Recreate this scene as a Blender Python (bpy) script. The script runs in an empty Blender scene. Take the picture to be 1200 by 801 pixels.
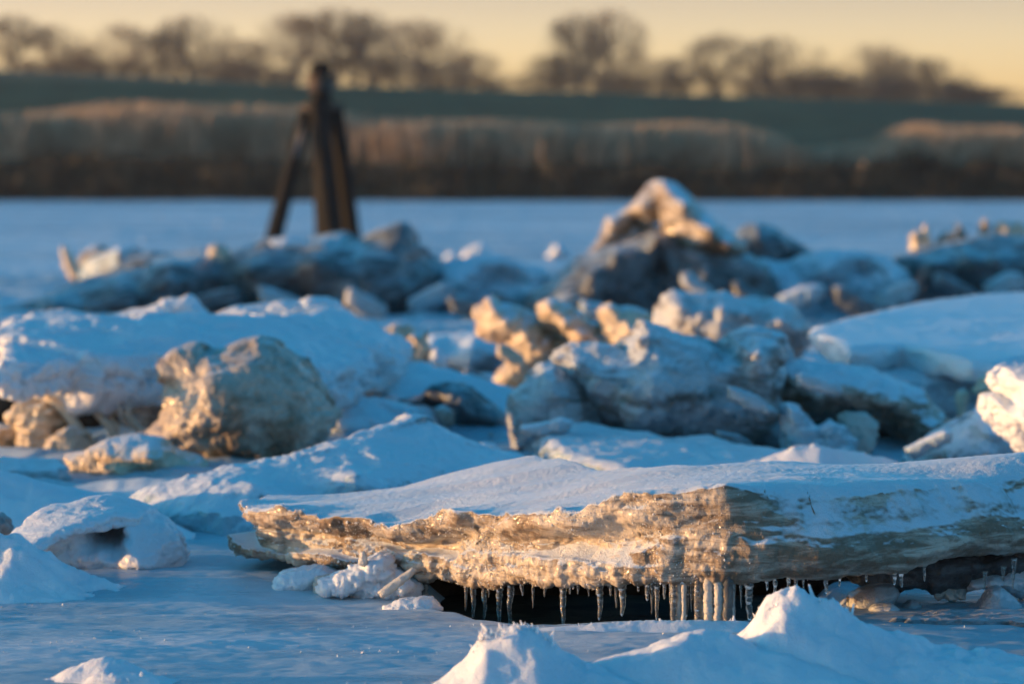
import bpy, bmesh, math, random
import numpy as np
from mathutils import Vector
R = math.radians
S = bpy.context.scene
COL = S.collection
RNG = np.random.default_rng(7)
random.seed(7)

# ------------------------------------------------------------------ camera numbers
CAM_H, FPX, PCX, PCY = 1.3, 4500.0, 600.0, 400.5          # 135 mm lens on a 36 mm wide frame of 1200 x 801
PITCH = math.atan((PCY - 200.0) / FPX)
CP, SP = math.cos(PITCH), math.sin(PITCH)

def ray(px, py):
    a, b = (px - PCX) / FPX, -(py - PCY) / FPX
    return np.array([a, CP + SP * b, -SP + CP * b])
def atY(px, py, Y):
    d = ray(px, py); return np.array([0, 0, CAM_H]) + d * (Y / d[1])
def atZ(px, py, z):
    d = ray(px, py); return np.array([0, 0, CAM_H]) + d * ((z - CAM_H) / d[2])

# ------------------------------------------------------------------ noise
def _hash(ix, iy, iz, seed):
    h = (ix.astype(np.uint32) * np.uint32(374761393) + iy.astype(np.uint32) * np.uint32(668265263)
         + iz.astype(np.uint32) * np.uint32(2147483647) + np.uint32((seed * 974634721) & 0xffffffff))
    h = (h ^ (h >> np.uint32(13))) * np.uint32(1274126177)
    h = (h ^ (h >> np.uint32(16))) * np.uint32(2246822519)
    return h ^ (h >> np.uint32(15))
_G = np.random.default_rng(1).normal(size=(256, 3)); _G /= np.linalg.norm(_G, axis=1)[:, None]
_G = _G.astype(np.float32)
def pn(P, seed=0):
    P = np.asarray(P, np.float32); out = np.empty(len(P), np.float32)
    for s in range(0, len(P), 200000):
        p = P[s:s + 200000]; i = np.floor(p); f = p - i; i = i.astype(np.int64)
        u = f * f * f * (f * (f * 6 - 15) + 10); acc = np.zeros(len(p), np.float32)
        for dx in (0, 1):
            wx = u[:, 0] if dx else 1 - u[:, 0]
            for dy in (0, 1):
                wy = u[:, 1] if dy else 1 - u[:, 1]
                for dz in (0, 1):
                    wz = u[:, 2] if dz else 1 - u[:, 2]
                    g = _G[_hash(i[:, 0] + dx, i[:, 1] + dy, i[:, 2] + dz, seed) & np.uint32(255)]
                    acc += wx * wy * wz * (g[:, 0] * (f[:, 0] - dx) + g[:, 1] * (f[:, 1] - dy) + g[:, 2] * (f[:, 2] - dz))
        out[s:s + 200000] = acc * 1.5
    return out
def fbm(P, f, octv=4, seed=0, gain=.5):
    P = np.asarray(P, np.float32); a, t = 1.0, 0
    for o in range(octv):
        t = t + a * pn(P * (f * 2.03 ** o) + 17.3 * o, seed + o); a *= gain
    return t
def ridged(P, f, octv=3, seed=0):
    P = np.asarray(P, np.float32); a, t = 1.0, 0
    for o in range(octv):
        t = t + a * (1 - 2.2 * np.abs(pn(P * (f * 2.1 ** o) + 9.1 * o, seed + o))); a *= .5
    return t
def sstep(a, b, x):
    t = np.clip((x - a) / (b - a), 0, 1); return t * t * (3 - 2 * t)
def facets(P, size, n, seed, k=14.0):
    r = np.random.default_rng(seed); lo, hi = P.min(0), P.max(0)
    sd = r.uniform(lo, hi, (n, 3)); g = r.normal(size=(n, 3)); off = r.normal(size=n) * .35
    out = np.empty(len(P), np.float32); sp = max(size / n ** .5, 1e-4)
    for s in range(0, len(P), 100000):
        p = P[s:s + 100000]
        d = np.linalg.norm(p[:, None] - sd[None], axis=2) / sp
        w = np.exp(-k * (d - d.min(1, keepdims=True)))
        v = np.einsum('nij,ij->ni', p[:, None] - sd[None], g) / sp * .45 + off
        out[s:s + 100000] = (w * v).sum(1) / w.sum(1)
    return np.clip(out, -1.2, 1.2)

class TPS:
    def __init__(self, xy, v):
        self.c = np.asarray(xy, float); n = len(self.c)
        K = np.linalg.norm(self.c[:, None] - self.c[None], axis=2) + 1e-9 * np.eye(n)
        Pm = np.c_[np.ones(n), self.c]; A = np.zeros((n + 3, n + 3))
        A[:n, :n] = -K; A[:n, n:] = Pm; A[n:, :n] = Pm.T
        self.w = np.linalg.lstsq(A, np.r_[np.asarray(v, float), 0, 0, 0], rcond=None)[0]
    def __call__(self, q):
        q = np.asarray(q, float); out = np.empty(len(q)); n = len(self.c)
        for s in range(0, len(q), 100000):
            p = q[s:s + 100000]; K = np.linalg.norm(p[:, None] - self.c[None], axis=2)
            out[s:s + 100000] = -K @ self.w[:n] + np.c_[np.ones(len(p)), p] @ self.w[n:]
        return out
def poly_dist(P, poly):
    d = np.full(len(P), 1e9); poly = np.asarray(poly, float)
    for i in range(len(poly)):
        a, b = poly[i], poly[(i + 1) % len(poly)]; ab = b - a
        t = np.clip(((P - a) @ ab) / max(ab @ ab, 1e-12), 0, 1)
        d = np.minimum(d, np.linalg.norm(P - (a + t[:, None] * ab), axis=1))
    return d

# ------------------------------------------------------------------ object helpers
def tag(o, label=None, cat=None, group=None, kind=None):
    if label: o['label'] = label
    if cat: o['category'] = cat
    if group: o['group'] = group
    if kind: o['kind'] = kind
    return o
def link_mesh(name, V, F, mat, parent=None, base=None, smooth=True):
    """V (n,3) world coordinates; F (m,3|4) or a list; origin at base"""
    V = np.asarray(V, np.float64)
    if base is None:
        base = np.array([(V[:, 0].min() + V[:, 0].max()) / 2, (V[:, 1].min() + V[:, 1].max()) / 2, V[:, 2].min()])
        if parent is not None: base = np.array(parent.location)
    base = np.asarray(base, float)
    me = bpy.data.meshes.new(name); W = (V - base).astype(np.float32)
    if isinstance(F, np.ndarray):
        k = F.shape[1]; me.vertices.add(len(W)); me.vertices.foreach_set('co', W.ravel())
        me.loops.add(F.size); me.loops.foreach_set('vertex_index', F.ravel().astype(np.int32))
        me.polygons.add(len(F)); me.polygons.foreach_set('loop_start', np.arange(0, F.size, k, dtype=np.int32))
        me.polygons.foreach_set('loop_total', np.full(len(F), k, np.int32))
        me.update(calc_edges=True)
    else:
        me.from_pydata(W.tolist(), [], F); me.update()
    me.polygons.foreach_set('use_smooth', np.full(len(me.polygons), smooth)); me.validate()
    o = bpy.data.objects.new(name, me); COL.objects.link(o)
    if mat: me.materials.append(mat)
    if parent is not None: o.parent = parent; o.location = base - np.array(parent.location)
    else: o.location = base
    return o
def prism_mesh(poly2, lo, hi, axis):
    n = len(poly2); V = []
    for h in (lo, hi):
        for a, b in poly2:
            V.append((a, h, b) if axis == 1 else (a, b, h))
    F = [list(range(n)), list(range(2 * n - 1, n - 1, -1))]
    for i in range(n):
        j = (i + 1) % n; F.append([i, n + i, n + j, j])
    bm = bmesh.new(); vs = [bm.verts.new(v) for v in V]; bm.verts.ensure_lookup_table()
    for f in F: bm.faces.new([vs[k] for k in f])
    bmesh.ops.recalc_face_normals(bm, faces=bm.faces)
    bmesh.ops.triangulate(bm, faces=bm.faces)
    me = bpy.data.meshes.new('prism'); bm.to_mesh(me); bm.free(); return me
def voxelise(me, vox):
    o = bpy.data.objects.new('tmp', me); COL.objects.link(o)
    m = o.modifiers.new('r', 'REMESH'); m.mode = 'VOXEL'; m.voxel_size = vox; m.adaptivity = 0
    dg = bpy.context.evaluated_depsgraph_get(); ev = o.evaluated_get(dg)
    out = bpy.data.meshes.new_from_object(ev)
    bpy.data.objects.remove(o); bpy.data.meshes.remove(me)
    V = np.empty(len(out.vertices) * 3, np.float32); out.vertices.foreach_get('co', V); V = V.reshape(-1, 3)
    return out, V.astype(np.float64)
def normals(me, V):
    me.vertices.foreach_set('co', V.astype(np.float32).ravel()); me.update()
    N = np.empty(len(V) * 3, np.float32); me.vertex_normals.foreach_get('vector', N); return N.reshape(-1, 3).astype(np.float64)
def relax(me, V, it=1, lam=.5):
    E = np.empty(len(me.edges) * 2, np.int32); me.edges.foreach_get('vertices', E); E = E.reshape(-1, 2)
    deg = np.bincount(E.ravel(), minlength=len(V)).astype(float); deg[deg == 0] = 1
    for _ in range(it):
        A = np.zeros_like(V)
        for c in range(3):
            A[:, c] = np.bincount(E[:, 0], V[E[:, 1], c], len(V)) + np.bincount(E[:, 1], V[E[:, 0], c], len(V))
        V = V + lam * (A / deg[:, None] - V)
    return V
def finish(name, me, V, mat, label, cat, group, parent, kind=None):
    if parent is not None: base = np.array(parent.location)
    else: base = np.array([(V[:, 0].min() + V[:, 0].max()) / 2, (V[:, 1].min() + V[:, 1].max()) / 2, V[:, 2].min()])
    me.vertices.foreach_set('co', (V - base).astype(np.float32).ravel()); me.update()
    me.polygons.foreach_set('use_smooth', np.full(len(me.polygons), True))
    me.name = name; me.materials.clear(); me.materials.append(mat)
    o = bpy.data.objects.new(name, me); COL.objects.link(o)
    if parent is not None: o.parent = parent
    else: o.location = base
    return tag(o, label, cat, group, kind)
def roughen(me, V, size, seed, rough=1.0, chip=1.0, fine=1.0, snowy=.6, strata=0.0, vox=.01):
    N = normals(me, V); up = np.clip(N[:, 2], 0, 1); k = 1 - snowy * sstep(.45, .9, up)
    d = rough * .038 * size * fbm(V, 2.2 / size, 3, seed) + chip * .042 * size * facets(V, size, 22, seed, 22.) * k
    d = d + chip * .020 * size * facets(V, size, 80, seed + 7, 26.) * k
    V = V + N * d[:, None]
    N = normals(me, V); up = np.clip(N[:, 2], 0, 1); k = 1 - snowy * sstep(.45, .9, up)
    d = fine * (.02 * size ** .7 * fbm(V, 9 / size ** .8, 4, seed + 20, .55) + .010 * size ** .6 * ridged(V, 16 / size ** .7, 2, seed + 31)) * k
    if strata:
        q = V.copy(); q[:, 0] *= .25; q[:, 1] *= .25; side = 1 - np.abs(N[:, 2])
        d = d + strata * side * fbm(q, 22 / size ** .6, 3, seed + 50)
    V = V + N * d[:, None]
    return relax(me, V, 1, .2)

def relief(name, label, cat, poly, Y, depth, mat, group=None, ctrl=(), bevel=.7, vox=None, seed=None,
           rough=1.0, chip=1.0, fine=1.0, snowy=.6, strata=0., parent=None, lean=0.0, edge=.42):
    """block with a traced outline: own distance Y, real size and thickness; ctrl = (px, py, metres toward the camera)"""
    seed = seed if seed is not None else (abs(hash_str(name + str(label) + str(poly[0]))) % 9999)
    W = np.array([atY(p[0], p[1], Y)[[0, 2]] for p in poly]); D = depth / 2
    a = W[:, 0]; b = W[:, 1]; area = .5 * abs(np.dot(a, np.roll(b, 1)) - np.dot(b, np.roll(a, 1))); size = math.sqrt(area)
    vox = vox or max(.0055, 1.7 * Y / FPX); vox = max(vox, size / 125)
    me = prism_mesh(W, -D, D, 1); me, V = voxelise(me, vox)
    xz = V[:, [0, 2]]; w = bevel * D; d = poly_dist(xz, W); e = np.sqrt(np.clip(1 - (1 - np.clip(d / w, 0, 1)) ** 2, 0, 1))
    F = D * (edge + (1 - edge) * e); v = V[:, 1] / D; fr = F.copy()
    if ctrl:
        c = np.array([np.r_[atY(q[0], q[1], Y)[[0, 2]], q[2]] for q in ctrl])
        bd = []
        for i in range(len(W)):
            p, q = W[i], W[(i + 1) % len(W)]; bd += [p, (p + q) / 2]
        bd = np.array(bd); keep = np.array([np.linalg.norm(c[:, :2] - p, axis=1).min() > .02 * size for p in bd]); bd = bd[keep]
        t = TPS(np.r_[c[:, :2], bd], np.r_[c[:, 2], np.zeros(len(bd))]); fr = np.maximum(fr + t(xz), -.8 * D)
    V[:, 1] = Y + np.where(v < 0, v * fr, v * F) + lean * (V[:, 2] - W[:, 1].min())
    V = relax(me, V, 1, .5)
    V = roughen(me, V, size, seed, rough, chip, fine, snowy, strata, vox)
    return finish(name, me, V, mat, label, cat, group, parent)
def hash_str(s):
    h = 0
    for ch in s: h = (h * 131 + ord(ch)) % 1000003
    return h
def slab(name, label, cat, pts, thick, mat, group=None, ctrl=(), bevel=.35, vox=None, seed=None, rough=1., chip=.5, fine=1.,
         snowy=.75, strata=.0, parent=None, useY=False, under=.25, jag=1.0):
    """slab with a traced top outline (px, py, height) and real thickness below it"""
    seed = seed if seed is not None else (abs(hash_str(name + str(label))) % 9999)
    W = np.array([(atY if useY else atZ)(*p[:3]) for p in pts])
    th = np.array([p[3] if len(p) > 3 else thick for p in pts])
    poly = W[:, :2]; a, b = poly[:, 0], poly[:, 1]
    size = math.sqrt(.5 * abs(np.dot(a, np.roll(b, 1)) - np.dot(b, np.roll(a, 1))))
    Ym = poly[:, 1].mean(); vox = vox or max(.006, 2.1 * Ym / FPX, size / 150)
    T = float(th.max()); me = prism_mesh(poly, -T, 0, 2); me, V = voxelise(me, vox)
    xy = V[:, :2].copy(); d = poly_dist(xy, poly)
    c = [p for p in W]
    for q in ctrl: c.append(atZ(q[0], q[1], q[2]))
    c = np.array(c); top = TPS(c[:, :2], c[:, 2])(xy); tk = TPS(poly, th)(xy)
    v = np.clip(-V[:, 2] / T, 0, 1); w = bevel * T
    e = 1 - np.sqrt(np.clip(1 - (1 - np.clip(d / w, 0, 1)) ** 2, 0, 1))
    V[:, 2] = top - v * tk - e * (1 - v) * tk * .3 + e * v * tk * under
    j = fbm(np.c_[xy, V[:, 2] * 2], 3.5 / size, 4, seed + 3) * np.exp(-d / (.5 * T)) * .05 * size * jag
    g = xy - poly.mean(0); g /= np.linalg.norm(g, axis=1)[:, None] + 1e-6; V[:, :2] += g * j[:, None]
    V = relax(me, V, 2, .5)
    V = roughen(me, V, min(size, 4 * T + .15), seed, rough * .6, chip, fine, snowy, strata, vox)
    return finish(name, me, V, mat, label, cat, group, parent)
def mound(name, label, cat, crest, Y, sig, mat, group=None, jag=.0, step=.006, seed=3, power=1.6, sigb=None, lump=1.0, spike=None):
    """drifted snow heap: a ridge whose crest is traced, falling away to the front and the back"""
    W = np.array([atY(p[0], p[1], Y) for p in crest]); x0, x1 = W[0, 0], W[-1, 0]; sigb = sigb or sig
    nx = int((x1 - x0) / step) + 2; ny = int((sig + sigb) * 2.6 / (step * 1.6)) + 2
    X = np.linspace(x0, x1, nx); T = np.linspace(-2.6, 2.6, ny); gx, gt = np.meshgrid(X, T)
    cz = np.interp(gx, W[:, 0], W[:, 2]); ker = np.ones(5) / 5
    cz = np.array([np.convolve(np.r_[r[:1].repeat(2), r, r[-1:].repeat(2)], ker, 'valid') for r in cz])
    s = np.where(gt < 0, sig, sigb); gy = Y + gt * s + .12 * sig * pn(np.c_[gx.ravel() * 3 / sig * .3, gx.ravel() * 0, gx.ravel() * 0 + seed], seed).reshape(gx.shape)
    prof = np.exp(-np.abs(gt) ** power)
    P = np.c_[gx.ravel(), gy.ravel(), 0 * gx.ravel()]; h = max(W[:, 2].max(), .03)
    n = fbm(P, 3 / sig * .5, 4, seed).reshape(gx.shape) * .10 * h * lump + fbm(P, 22, 4, seed + 5).reshape(gx.shape) * .022 * h * lump
    top = np.clip((cz + .04) * prof, 0, None)
    jz = 0
    if jag:
        jz = jag * np.clip(ridged(P * np.array([1, .35, 1]), 45, 3, seed + 9).reshape(gx.shape), -.4, 2) * np.exp(-(gt / .16) ** 2) * sstep(.35, .8, cz / h)
    if spike:
        for (sx, sy, wpx) in spike:
            q = atY(sx, sy, Y); ww = wpx / FPX * Y
            b = np.clip(1 - np.abs(gx - q[0]) / ww, 0, 1) * np.exp(-(gt / .10) ** 2)
            jz = jz + np.clip(q[2] - cz, 0, None) * b
    z = top * (1 + 0) - .04 + n * prof + jz
    V = np.c_[gx.ravel(), gy.ravel(), z.ravel()]; n0 = len(V)
    idx = np.arange(nx * ny).reshape(ny, nx)
    Fq = np.stack([idx[:-1, :-1], idx[:-1, 1:], idx[1:, 1:], idx[1:, :-1]], -1).reshape(-1, 4)
    Vb = V.copy(); Vb[:, 2] = -.12; Fb = Fq[:, ::-1] + n0
    ring = np.r_[idx[0, :], idx[1:, -1], idx[-1, -2::-1], idx[-2:0, 0]]; r2 = np.roll(ring, -1)
    Fs = np.stack([ring, ring + n0, r2 + n0, r2], -1)
    o = link_mesh(name, np.r_[V, Vb], np.r_[Fq, Fb, Fs], mat); return tag(o, label, cat, group)
def tube(pts, rad, sides=8, cap=True):
    pts = np.asarray(pts, float); rad = np.asarray(rad, float); n = len(pts); V = []; F = []
    t = np.gradient(pts, axis=0); t /= np.linalg.norm(t, axis=1)[:, None] + 1e-9
    up = np.array([0, 1., 0]) if abs(t[0, 1]) < .9 else np.array([1., 0, 0])
    for i in range(n):
        u = np.cross(t[i], up); u /= np.linalg.norm(u) + 1e-9; w = np.cross(t[i], u)
        for k in range(sides):
            a = 2 * math.pi * k / sides; V.append(pts[i] + rad[i] * (u * math.cos(a) + w * math.sin(a)))
    for i in range(n - 1):
        for k in range(sides):
            k2 = (k + 1) % sides; F.append([i * sides + k, i * sides + k2, (i + 1) * sides + k2, (i + 1) * sides + k])
    if cap: F.append(list(range(sides))); F.append([(n - 1) * sides + k for k in range(sides)][::-1])
    return np.array(V), F
def segs_mesh(A, B, r0, r1, sides=3):
    """many straight tapered twigs in one mesh"""
    A, B = np.asarray(A, float), np.asarray(B, float); r0, r1 = np.asarray(r0, float), np.asarray(r1, float); n = len(A)
    t = B - A; t /= np.linalg.norm(t, axis=1)[:, None] + 1e-9
    ref = np.where(np.abs(t[:, 2:3]) > .9, np.array([[1., 0, 0]]), np.array([[0, 0, 1.]]))
    u = np.cross(t, ref); u /= np.linalg.norm(u, axis=1)[:, None] + 1e-9; w = np.cross(t, u); V = np.empty((n, 2 * sides, 3))
    for k in range(sides):
        a = 2 * math.pi * k / sides; q = u * math.cos(a) + w * math.sin(a)
        V[:, k] = A + q * r0[:, None]; V[:, sides + k] = B + q * r1[:, None]
    F = []
    for k in range(sides):
        k2 = (k + 1) % sides; F.append([k, k2, sides + k2, sides + k])
    F = np.array(F)[None] + (np.arange(n) * 2 * sides)[:, None, None]
    return V.reshape(-1, 3), F.reshape(-1, 4)

# ------------------------------------------------------------------ materials
def newmat(name):
    m = bpy.data.materials.new(name); m.use_nodes = True; nt = m.node_tree; b = nt.nodes['Principled BSDF']; return m, nt, b
def nd(nt, t, **k):
    n = nt.nodes.new(t)
    for a, v in k.items():
        if a.startswith('i_'):
            key = a[2:]; n.inputs[int(key) if key.isdigit() else key.replace('_', ' ')].default_value = v
        else: setattr(n, a, v)
    return n
def ln(nt, a, b): nt.links.new(a, b)
def noise(nt, vec, scale, detail=6, rough=.55, dist=0., mp=None):
    if mp:
        m = nd(nt, 'ShaderNodeMapping'); m.inputs['Scale'].default_value = mp; ln(nt, vec, m.inputs['Vector']); vec = m.outputs[0]
    n = nd(nt, 'ShaderNodeTexNoise', i_Scale=scale, i_Detail=detail, i_Roughness=rough, i_Distortion=dist); ln(nt, vec, n.inputs['Vector']); return n.outputs['Fac']
def rng(nt, v, a, b, lo=0., hi=1.):
    n = nd(nt, 'ShaderNodeMapRange', interpolation_type='SMOOTHSTEP'); ln(nt, v, n.inputs[0])
    for i, x in zip((1, 2, 3, 4), (a, b, lo, hi)): n.inputs[i].default_value = x
    return n.outputs[0]
def mixc(nt, f, a, b):
    n = nd(nt, 'ShaderNodeMix', data_type='RGBA')
    if isinstance(f, (int, float)): n.inputs[0].default_value = f
    else: ln(nt, f, n.inputs[0])
    for x, s in ((a, 6), (b, 7)):
        if isinstance(x, tuple): n.inputs[s].default_value = (*x, 1)
        else: ln(nt, x, n.inputs[s])
    return n.outputs[2]
def math_(nt, op, a, b=None):
    n = nd(nt, 'ShaderNodeMath', operation=op)
    for x, i in ((a, 0), (b, 1)):
        if x is None: continue
        if isinstance(x, (int, float)): n.inputs[i].default_value = x
        else: ln(nt, x, n.inputs[i])
    return n.outputs[0]
def objco(nt): return nd(nt, 'ShaderNodeTexCoord').outputs['Object']
def bump(nt, b, h, strength, dist):
    n = nd(nt, 'ShaderNodeBump', i_Strength=strength, i_Distance=dist); ln(nt, h, n.inputs['Height']); ln(nt, n.outputs[0], b.inputs['Normal'])

SNOW = (.70, .74, .78)
def ice_mat(name, clean=(.62, .66, .68), dirt=(.22, .17, .12), amount=.5, snow=True, rough=.32, sss=.35, scale=1.0, strat=2.5, lo=.30, bumpd=.012, coat=.45):
    """broken river ice: clean and silty bands on the broken faces, snow lying on the faces that look up"""
    m, nt, b = newmat(name); co = objco(nt)
    a = noise(nt, co, 5 * scale, 9, .62, .6, (1, 1, strat)); c = noise(nt, co, 1.6 * scale, 4, .5, .3)
    f = rng(nt, math_(nt, 'ADD', math_(nt, 'MULTIPLY', a, .7), math_(nt, 'MULTIPLY', c, .5)), .78 - .5 * amount, .98 - .5 * amount)
    col = mixc(nt, f, clean, dirt)
    sp = rng(nt, noise(nt, co, 55 * scale, 5, .7), .56, .68); col = mixc(nt, math_(nt, 'MULTIPLY', sp, .55 * min(1, amount + .3)), col, tuple(x * .55 for x in dirt))
    if snow:
        g = nd(nt, 'ShaderNodeNewGeometry'); sep = nd(nt, 'ShaderNodeSeparateXYZ'); ln(nt, g.outputs['Normal'], sep.inputs[0])
        k = math_(nt, 'ADD', sep.outputs[2], math_(nt, 'MULTIPLY', math_(nt, 'SUBTRACT', noise(nt, co, 9 * scale, 6, .6), .5), .4))
        sm = rng(nt, k, lo, lo + .30); col = mixc(nt, sm, col, SNOW)
        r = rng(nt, sm, 0, 1, rough, .48); ln(nt, r, b.inputs['Roughness'])
    else: b.inputs['Roughness'].default_value = rough
    ln(nt, col, b.inputs['Base Color'])
    b.inputs['Subsurface Weight'].default_value = sss; b.inputs['Subsurface Radius'].default_value = (1, .8, .65); b.inputs['Subsurface Scale'].default_value = .025
    b.inputs['IOR'].default_value = 1.31; b.inputs['Specular IOR Level'].default_value = .5
    b.inputs['Coat Weight'].default_value = coat; b.inputs['Coat Roughness'].default_value = .16; b.inputs['Coat IOR'].default_value = 1.31
    h = math_(nt, 'ADD', math_(nt, 'MULTIPLY', noise(nt, co, 38 * scale, 8, .66), .8), math_(nt, 'MULTIPLY', noise(nt, co, 150 * scale, 3, .6), .35))
    bump(nt, b, h, .75, bumpd); return m
M_DIRTY = ice_mat('silty_ice', (.50, .45, .39), (.17, .125, .08), .62, lo=.62)
M_BOULDER = ice_mat('boulder_ice', (.46, .40, .33), (.20, .15, .10), .50, lo=.86, strat=1.4)
M_FLOE = ice_mat('floe_ice', (.60, .52, .42), (.21, .15, .10), .58, sss=.22, scale=1.5, lo=.50, strat=5.0, bumpd=.016)
M_BLOCK = ice_mat('block_ice', (.46, .49, .51), (.17, .15, .13), .50, lo=.74)
M_BLUE = ice_mat('blue_ice', (.38, .47, .52), (.15, .18, .19), .44, rough=.25, sss=.35, lo=.55)
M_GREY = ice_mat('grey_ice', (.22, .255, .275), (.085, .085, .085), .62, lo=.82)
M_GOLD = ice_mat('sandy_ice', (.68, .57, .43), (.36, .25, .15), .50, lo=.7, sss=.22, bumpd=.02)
M_MUD_SHADE = ice_mat('muddy_ice_shade', (.060, .046, .035), (.022, .017, .014), .6, snow=False, rough=.75, sss=0, coat=0)  # mud brown darkened to near black, painting in the shade of the hollows
M_MUD_SHADE.node_tree.nodes['Principled BSDF'].inputs['Specular IOR Level'].default_value = .1
M_SNOWY = ice_mat('snowy_ice', (.74, .76, .78), (.40, .35, .30), .30, lo=.05, sss=.35)
def snow_mat():
    m, nt, b = newmat('drifted_snow'); co = objco(nt)
    n1 = noise(nt, co, 4, 6, .55); ln(nt, mixc(nt, rng(nt, n1, .35, .7), (.70, .74, .79), (.82, .84, .86)), b.inputs['Base Color'])
    b.inputs['Roughness'].default_value = .6; b.inputs['Subsurface Weight'].default_value = .5
    b.inputs['Subsurface Radius'].default_value = (1, .85, .7); b.inputs['Subsurface Scale'].default_value = .03; b.inputs['IOR'].default_value = 1.31
    h = math_(nt, 'ADD', math_(nt, 'MULTIPLY', noise(nt, co, 60, 6, .65), .7), math_(nt, 'MULTIPLY', noise(nt, co, 260, 3, .6), .4))
    bump(nt, b, h, .8, .010); return m
M_SNOW = snow_mat()
M_RIME = ice_mat('rime', (.78, .79, .80), (.6, .58, .55), .2, snow=False, rough=.3, sss=.6)
def clear_mat(name='clear_ice', tr=.85, rough=.12, col=(.96, .97, .98), bd=.004):
    m, nt, b = newmat(name); co = objco(nt)
    b.inputs['Base Color'].default_value = (*col, 1); b.inputs['Transmission Weight'].default_value = tr
    b.inputs['Roughness'].default_value = rough; b.inputs['IOR'].default_value = 1.31
    bump(nt, b, noise(nt, co, 90, 4, .6), .6, bd); return m
M_CLEAR = clear_mat(tr=.9, rough=.08, col=(.99, .96, .90), bd=.006)
M_CLOUDY = clear_mat('cloudy_ice', .48, .2, (.92, .87, .78), .010)
M_CRYST = clear_mat('frost_crystal', .35, .12, (.95, .94, .92), .001)
def river_mat():
    m, nt, b = newmat('frozen_river'); g = nd(nt, 'ShaderNodeNewGeometry').outputs['Position']
    a = noise(nt, g, .9, 7, .6, .5, (.45, 1, 1)); c = noise(nt, g, 5, 6, .6, .3, (.3, 1, 1))
    f = rng(nt, math_(nt, 'ADD', math_(nt, 'MULTIPLY', a, .65), math_(nt, 'MULTIPLY', c, .35)), .40, .60)
    wet = rng(nt, noise(nt, g, .16, 5, .6, .4, (.35, 1, 1)), .44, .60); ln(nt, mixc(nt, math_(nt, 'MULTIPLY', wet, .75), mixc(nt, f, (.42, .53, .60), (.74, .80, .85)), (.22, .34, .42)), b.inputs['Base Color'])
    ln(nt, rng(nt, f, 0, 1, .24, .50), b.inputs['Roughness']); b.inputs['IOR'].default_value = 1.31
    b.inputs['Specular IOR Level'].default_value = .35
    h = math_(nt, 'ADD', math_(nt, 'MULTIPLY', noise(nt, g, 7, 6, .6, .2, (.22, 1, 1)), 1.0), math_(nt, 'MULTIPLY', noise(nt, g, 60, 6, .72, 0, (.4, 1, 1)), .55))
    bump(nt, b, h, .8, .020); return m
M_RIVER = river_mat()
def plain(name, c0, c1, scale, rough=.8, mp=None, detail=6, sss=0, lo=.4, hi=.62, bd=0):
    m, nt, b = newmat(name); co = objco(nt); f = noise(nt, co, scale, detail, .6, 0, mp)
    ln(nt, mixc(nt, rng(nt, f, lo, hi), c0, c1), b.inputs['Base Color']); b.inputs['Roughness'].default_value = rough
    b.inputs['Specular IOR Level'].default_value = .25
    if bd: bump(nt, b, f, .8, bd)
    return m
M_GRASS = plain('dike_grass', (.024, .054, .022), (.050, .080, .034), .22, .9)
M_FIELD = plain('field', (.05, .06, .04), (.09, .085, .06), .05, .9)
M_BANK = plain('bank_soil', (.030, .026, .022), (.06, .05, .04), .8, .9)
M_REED = plain('dry_reed', (.34, .24, .16), (.52, .39, .27), .7, .7)
M_SEDGE = plain('dark_sedge', (.026, .026, .021), (.070, .062, .042), .9, .8)
M_BARK = plain('bark', (.050, .040, .032), (.085, .068, .052), 3, .9)
M_TWIG = plain('twigs', (.11, .080, .060), (.16, .12, .09), 1.5, .9)
M_WOOD = plain('weathered_timber', (.005, .006, .006), (.013, .013, .012), 6, .85, (6, 6, .6), bd=.02)
M_STEEL = plain('rusty_band', (.05, .035, .028), (.09, .06, .04), 12, .6)

# ------------------------------------------------------------------ world, sun, camera
SUN_EL, SUN_AZ = 2.6, 272.0           # azimuth clockwise from +Y: 270 is exactly left of the view
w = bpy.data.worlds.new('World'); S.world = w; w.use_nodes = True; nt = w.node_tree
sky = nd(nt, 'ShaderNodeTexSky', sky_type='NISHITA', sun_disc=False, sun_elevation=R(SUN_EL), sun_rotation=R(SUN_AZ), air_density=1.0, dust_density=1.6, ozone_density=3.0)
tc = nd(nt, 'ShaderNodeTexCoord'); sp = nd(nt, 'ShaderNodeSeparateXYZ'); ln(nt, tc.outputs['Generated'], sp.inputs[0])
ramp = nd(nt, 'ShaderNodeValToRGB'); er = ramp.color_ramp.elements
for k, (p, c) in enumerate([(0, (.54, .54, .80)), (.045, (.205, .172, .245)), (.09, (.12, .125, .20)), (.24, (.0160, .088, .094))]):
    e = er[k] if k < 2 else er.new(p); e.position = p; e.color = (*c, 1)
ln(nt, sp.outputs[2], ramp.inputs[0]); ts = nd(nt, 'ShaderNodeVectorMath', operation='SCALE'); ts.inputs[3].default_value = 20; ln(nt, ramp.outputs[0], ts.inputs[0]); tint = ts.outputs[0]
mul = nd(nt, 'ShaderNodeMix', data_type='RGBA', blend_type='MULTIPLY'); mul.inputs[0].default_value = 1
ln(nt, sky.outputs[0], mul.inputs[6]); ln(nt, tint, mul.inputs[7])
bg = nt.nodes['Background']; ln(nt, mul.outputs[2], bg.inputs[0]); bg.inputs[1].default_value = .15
ld = bpy.data.lights.new('sun', 'SUN'); ld.energy = 3.3; ld.angle = R(.5); ld.color = (1.0, .55, .22)
lo_ = bpy.data.objects.new('sun', ld); COL.objects.link(lo_)
az, el = R(SUN_AZ), R(SUN_EL)
to_sun = Vector((math.cos(el) * math.sin(az), math.cos(el) * math.cos(az), math.sin(el)))
lo_.rotation_euler = to_sun.to_track_quat('Z', 'Y').to_euler(); lo_.location = to_sun * 50
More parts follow.
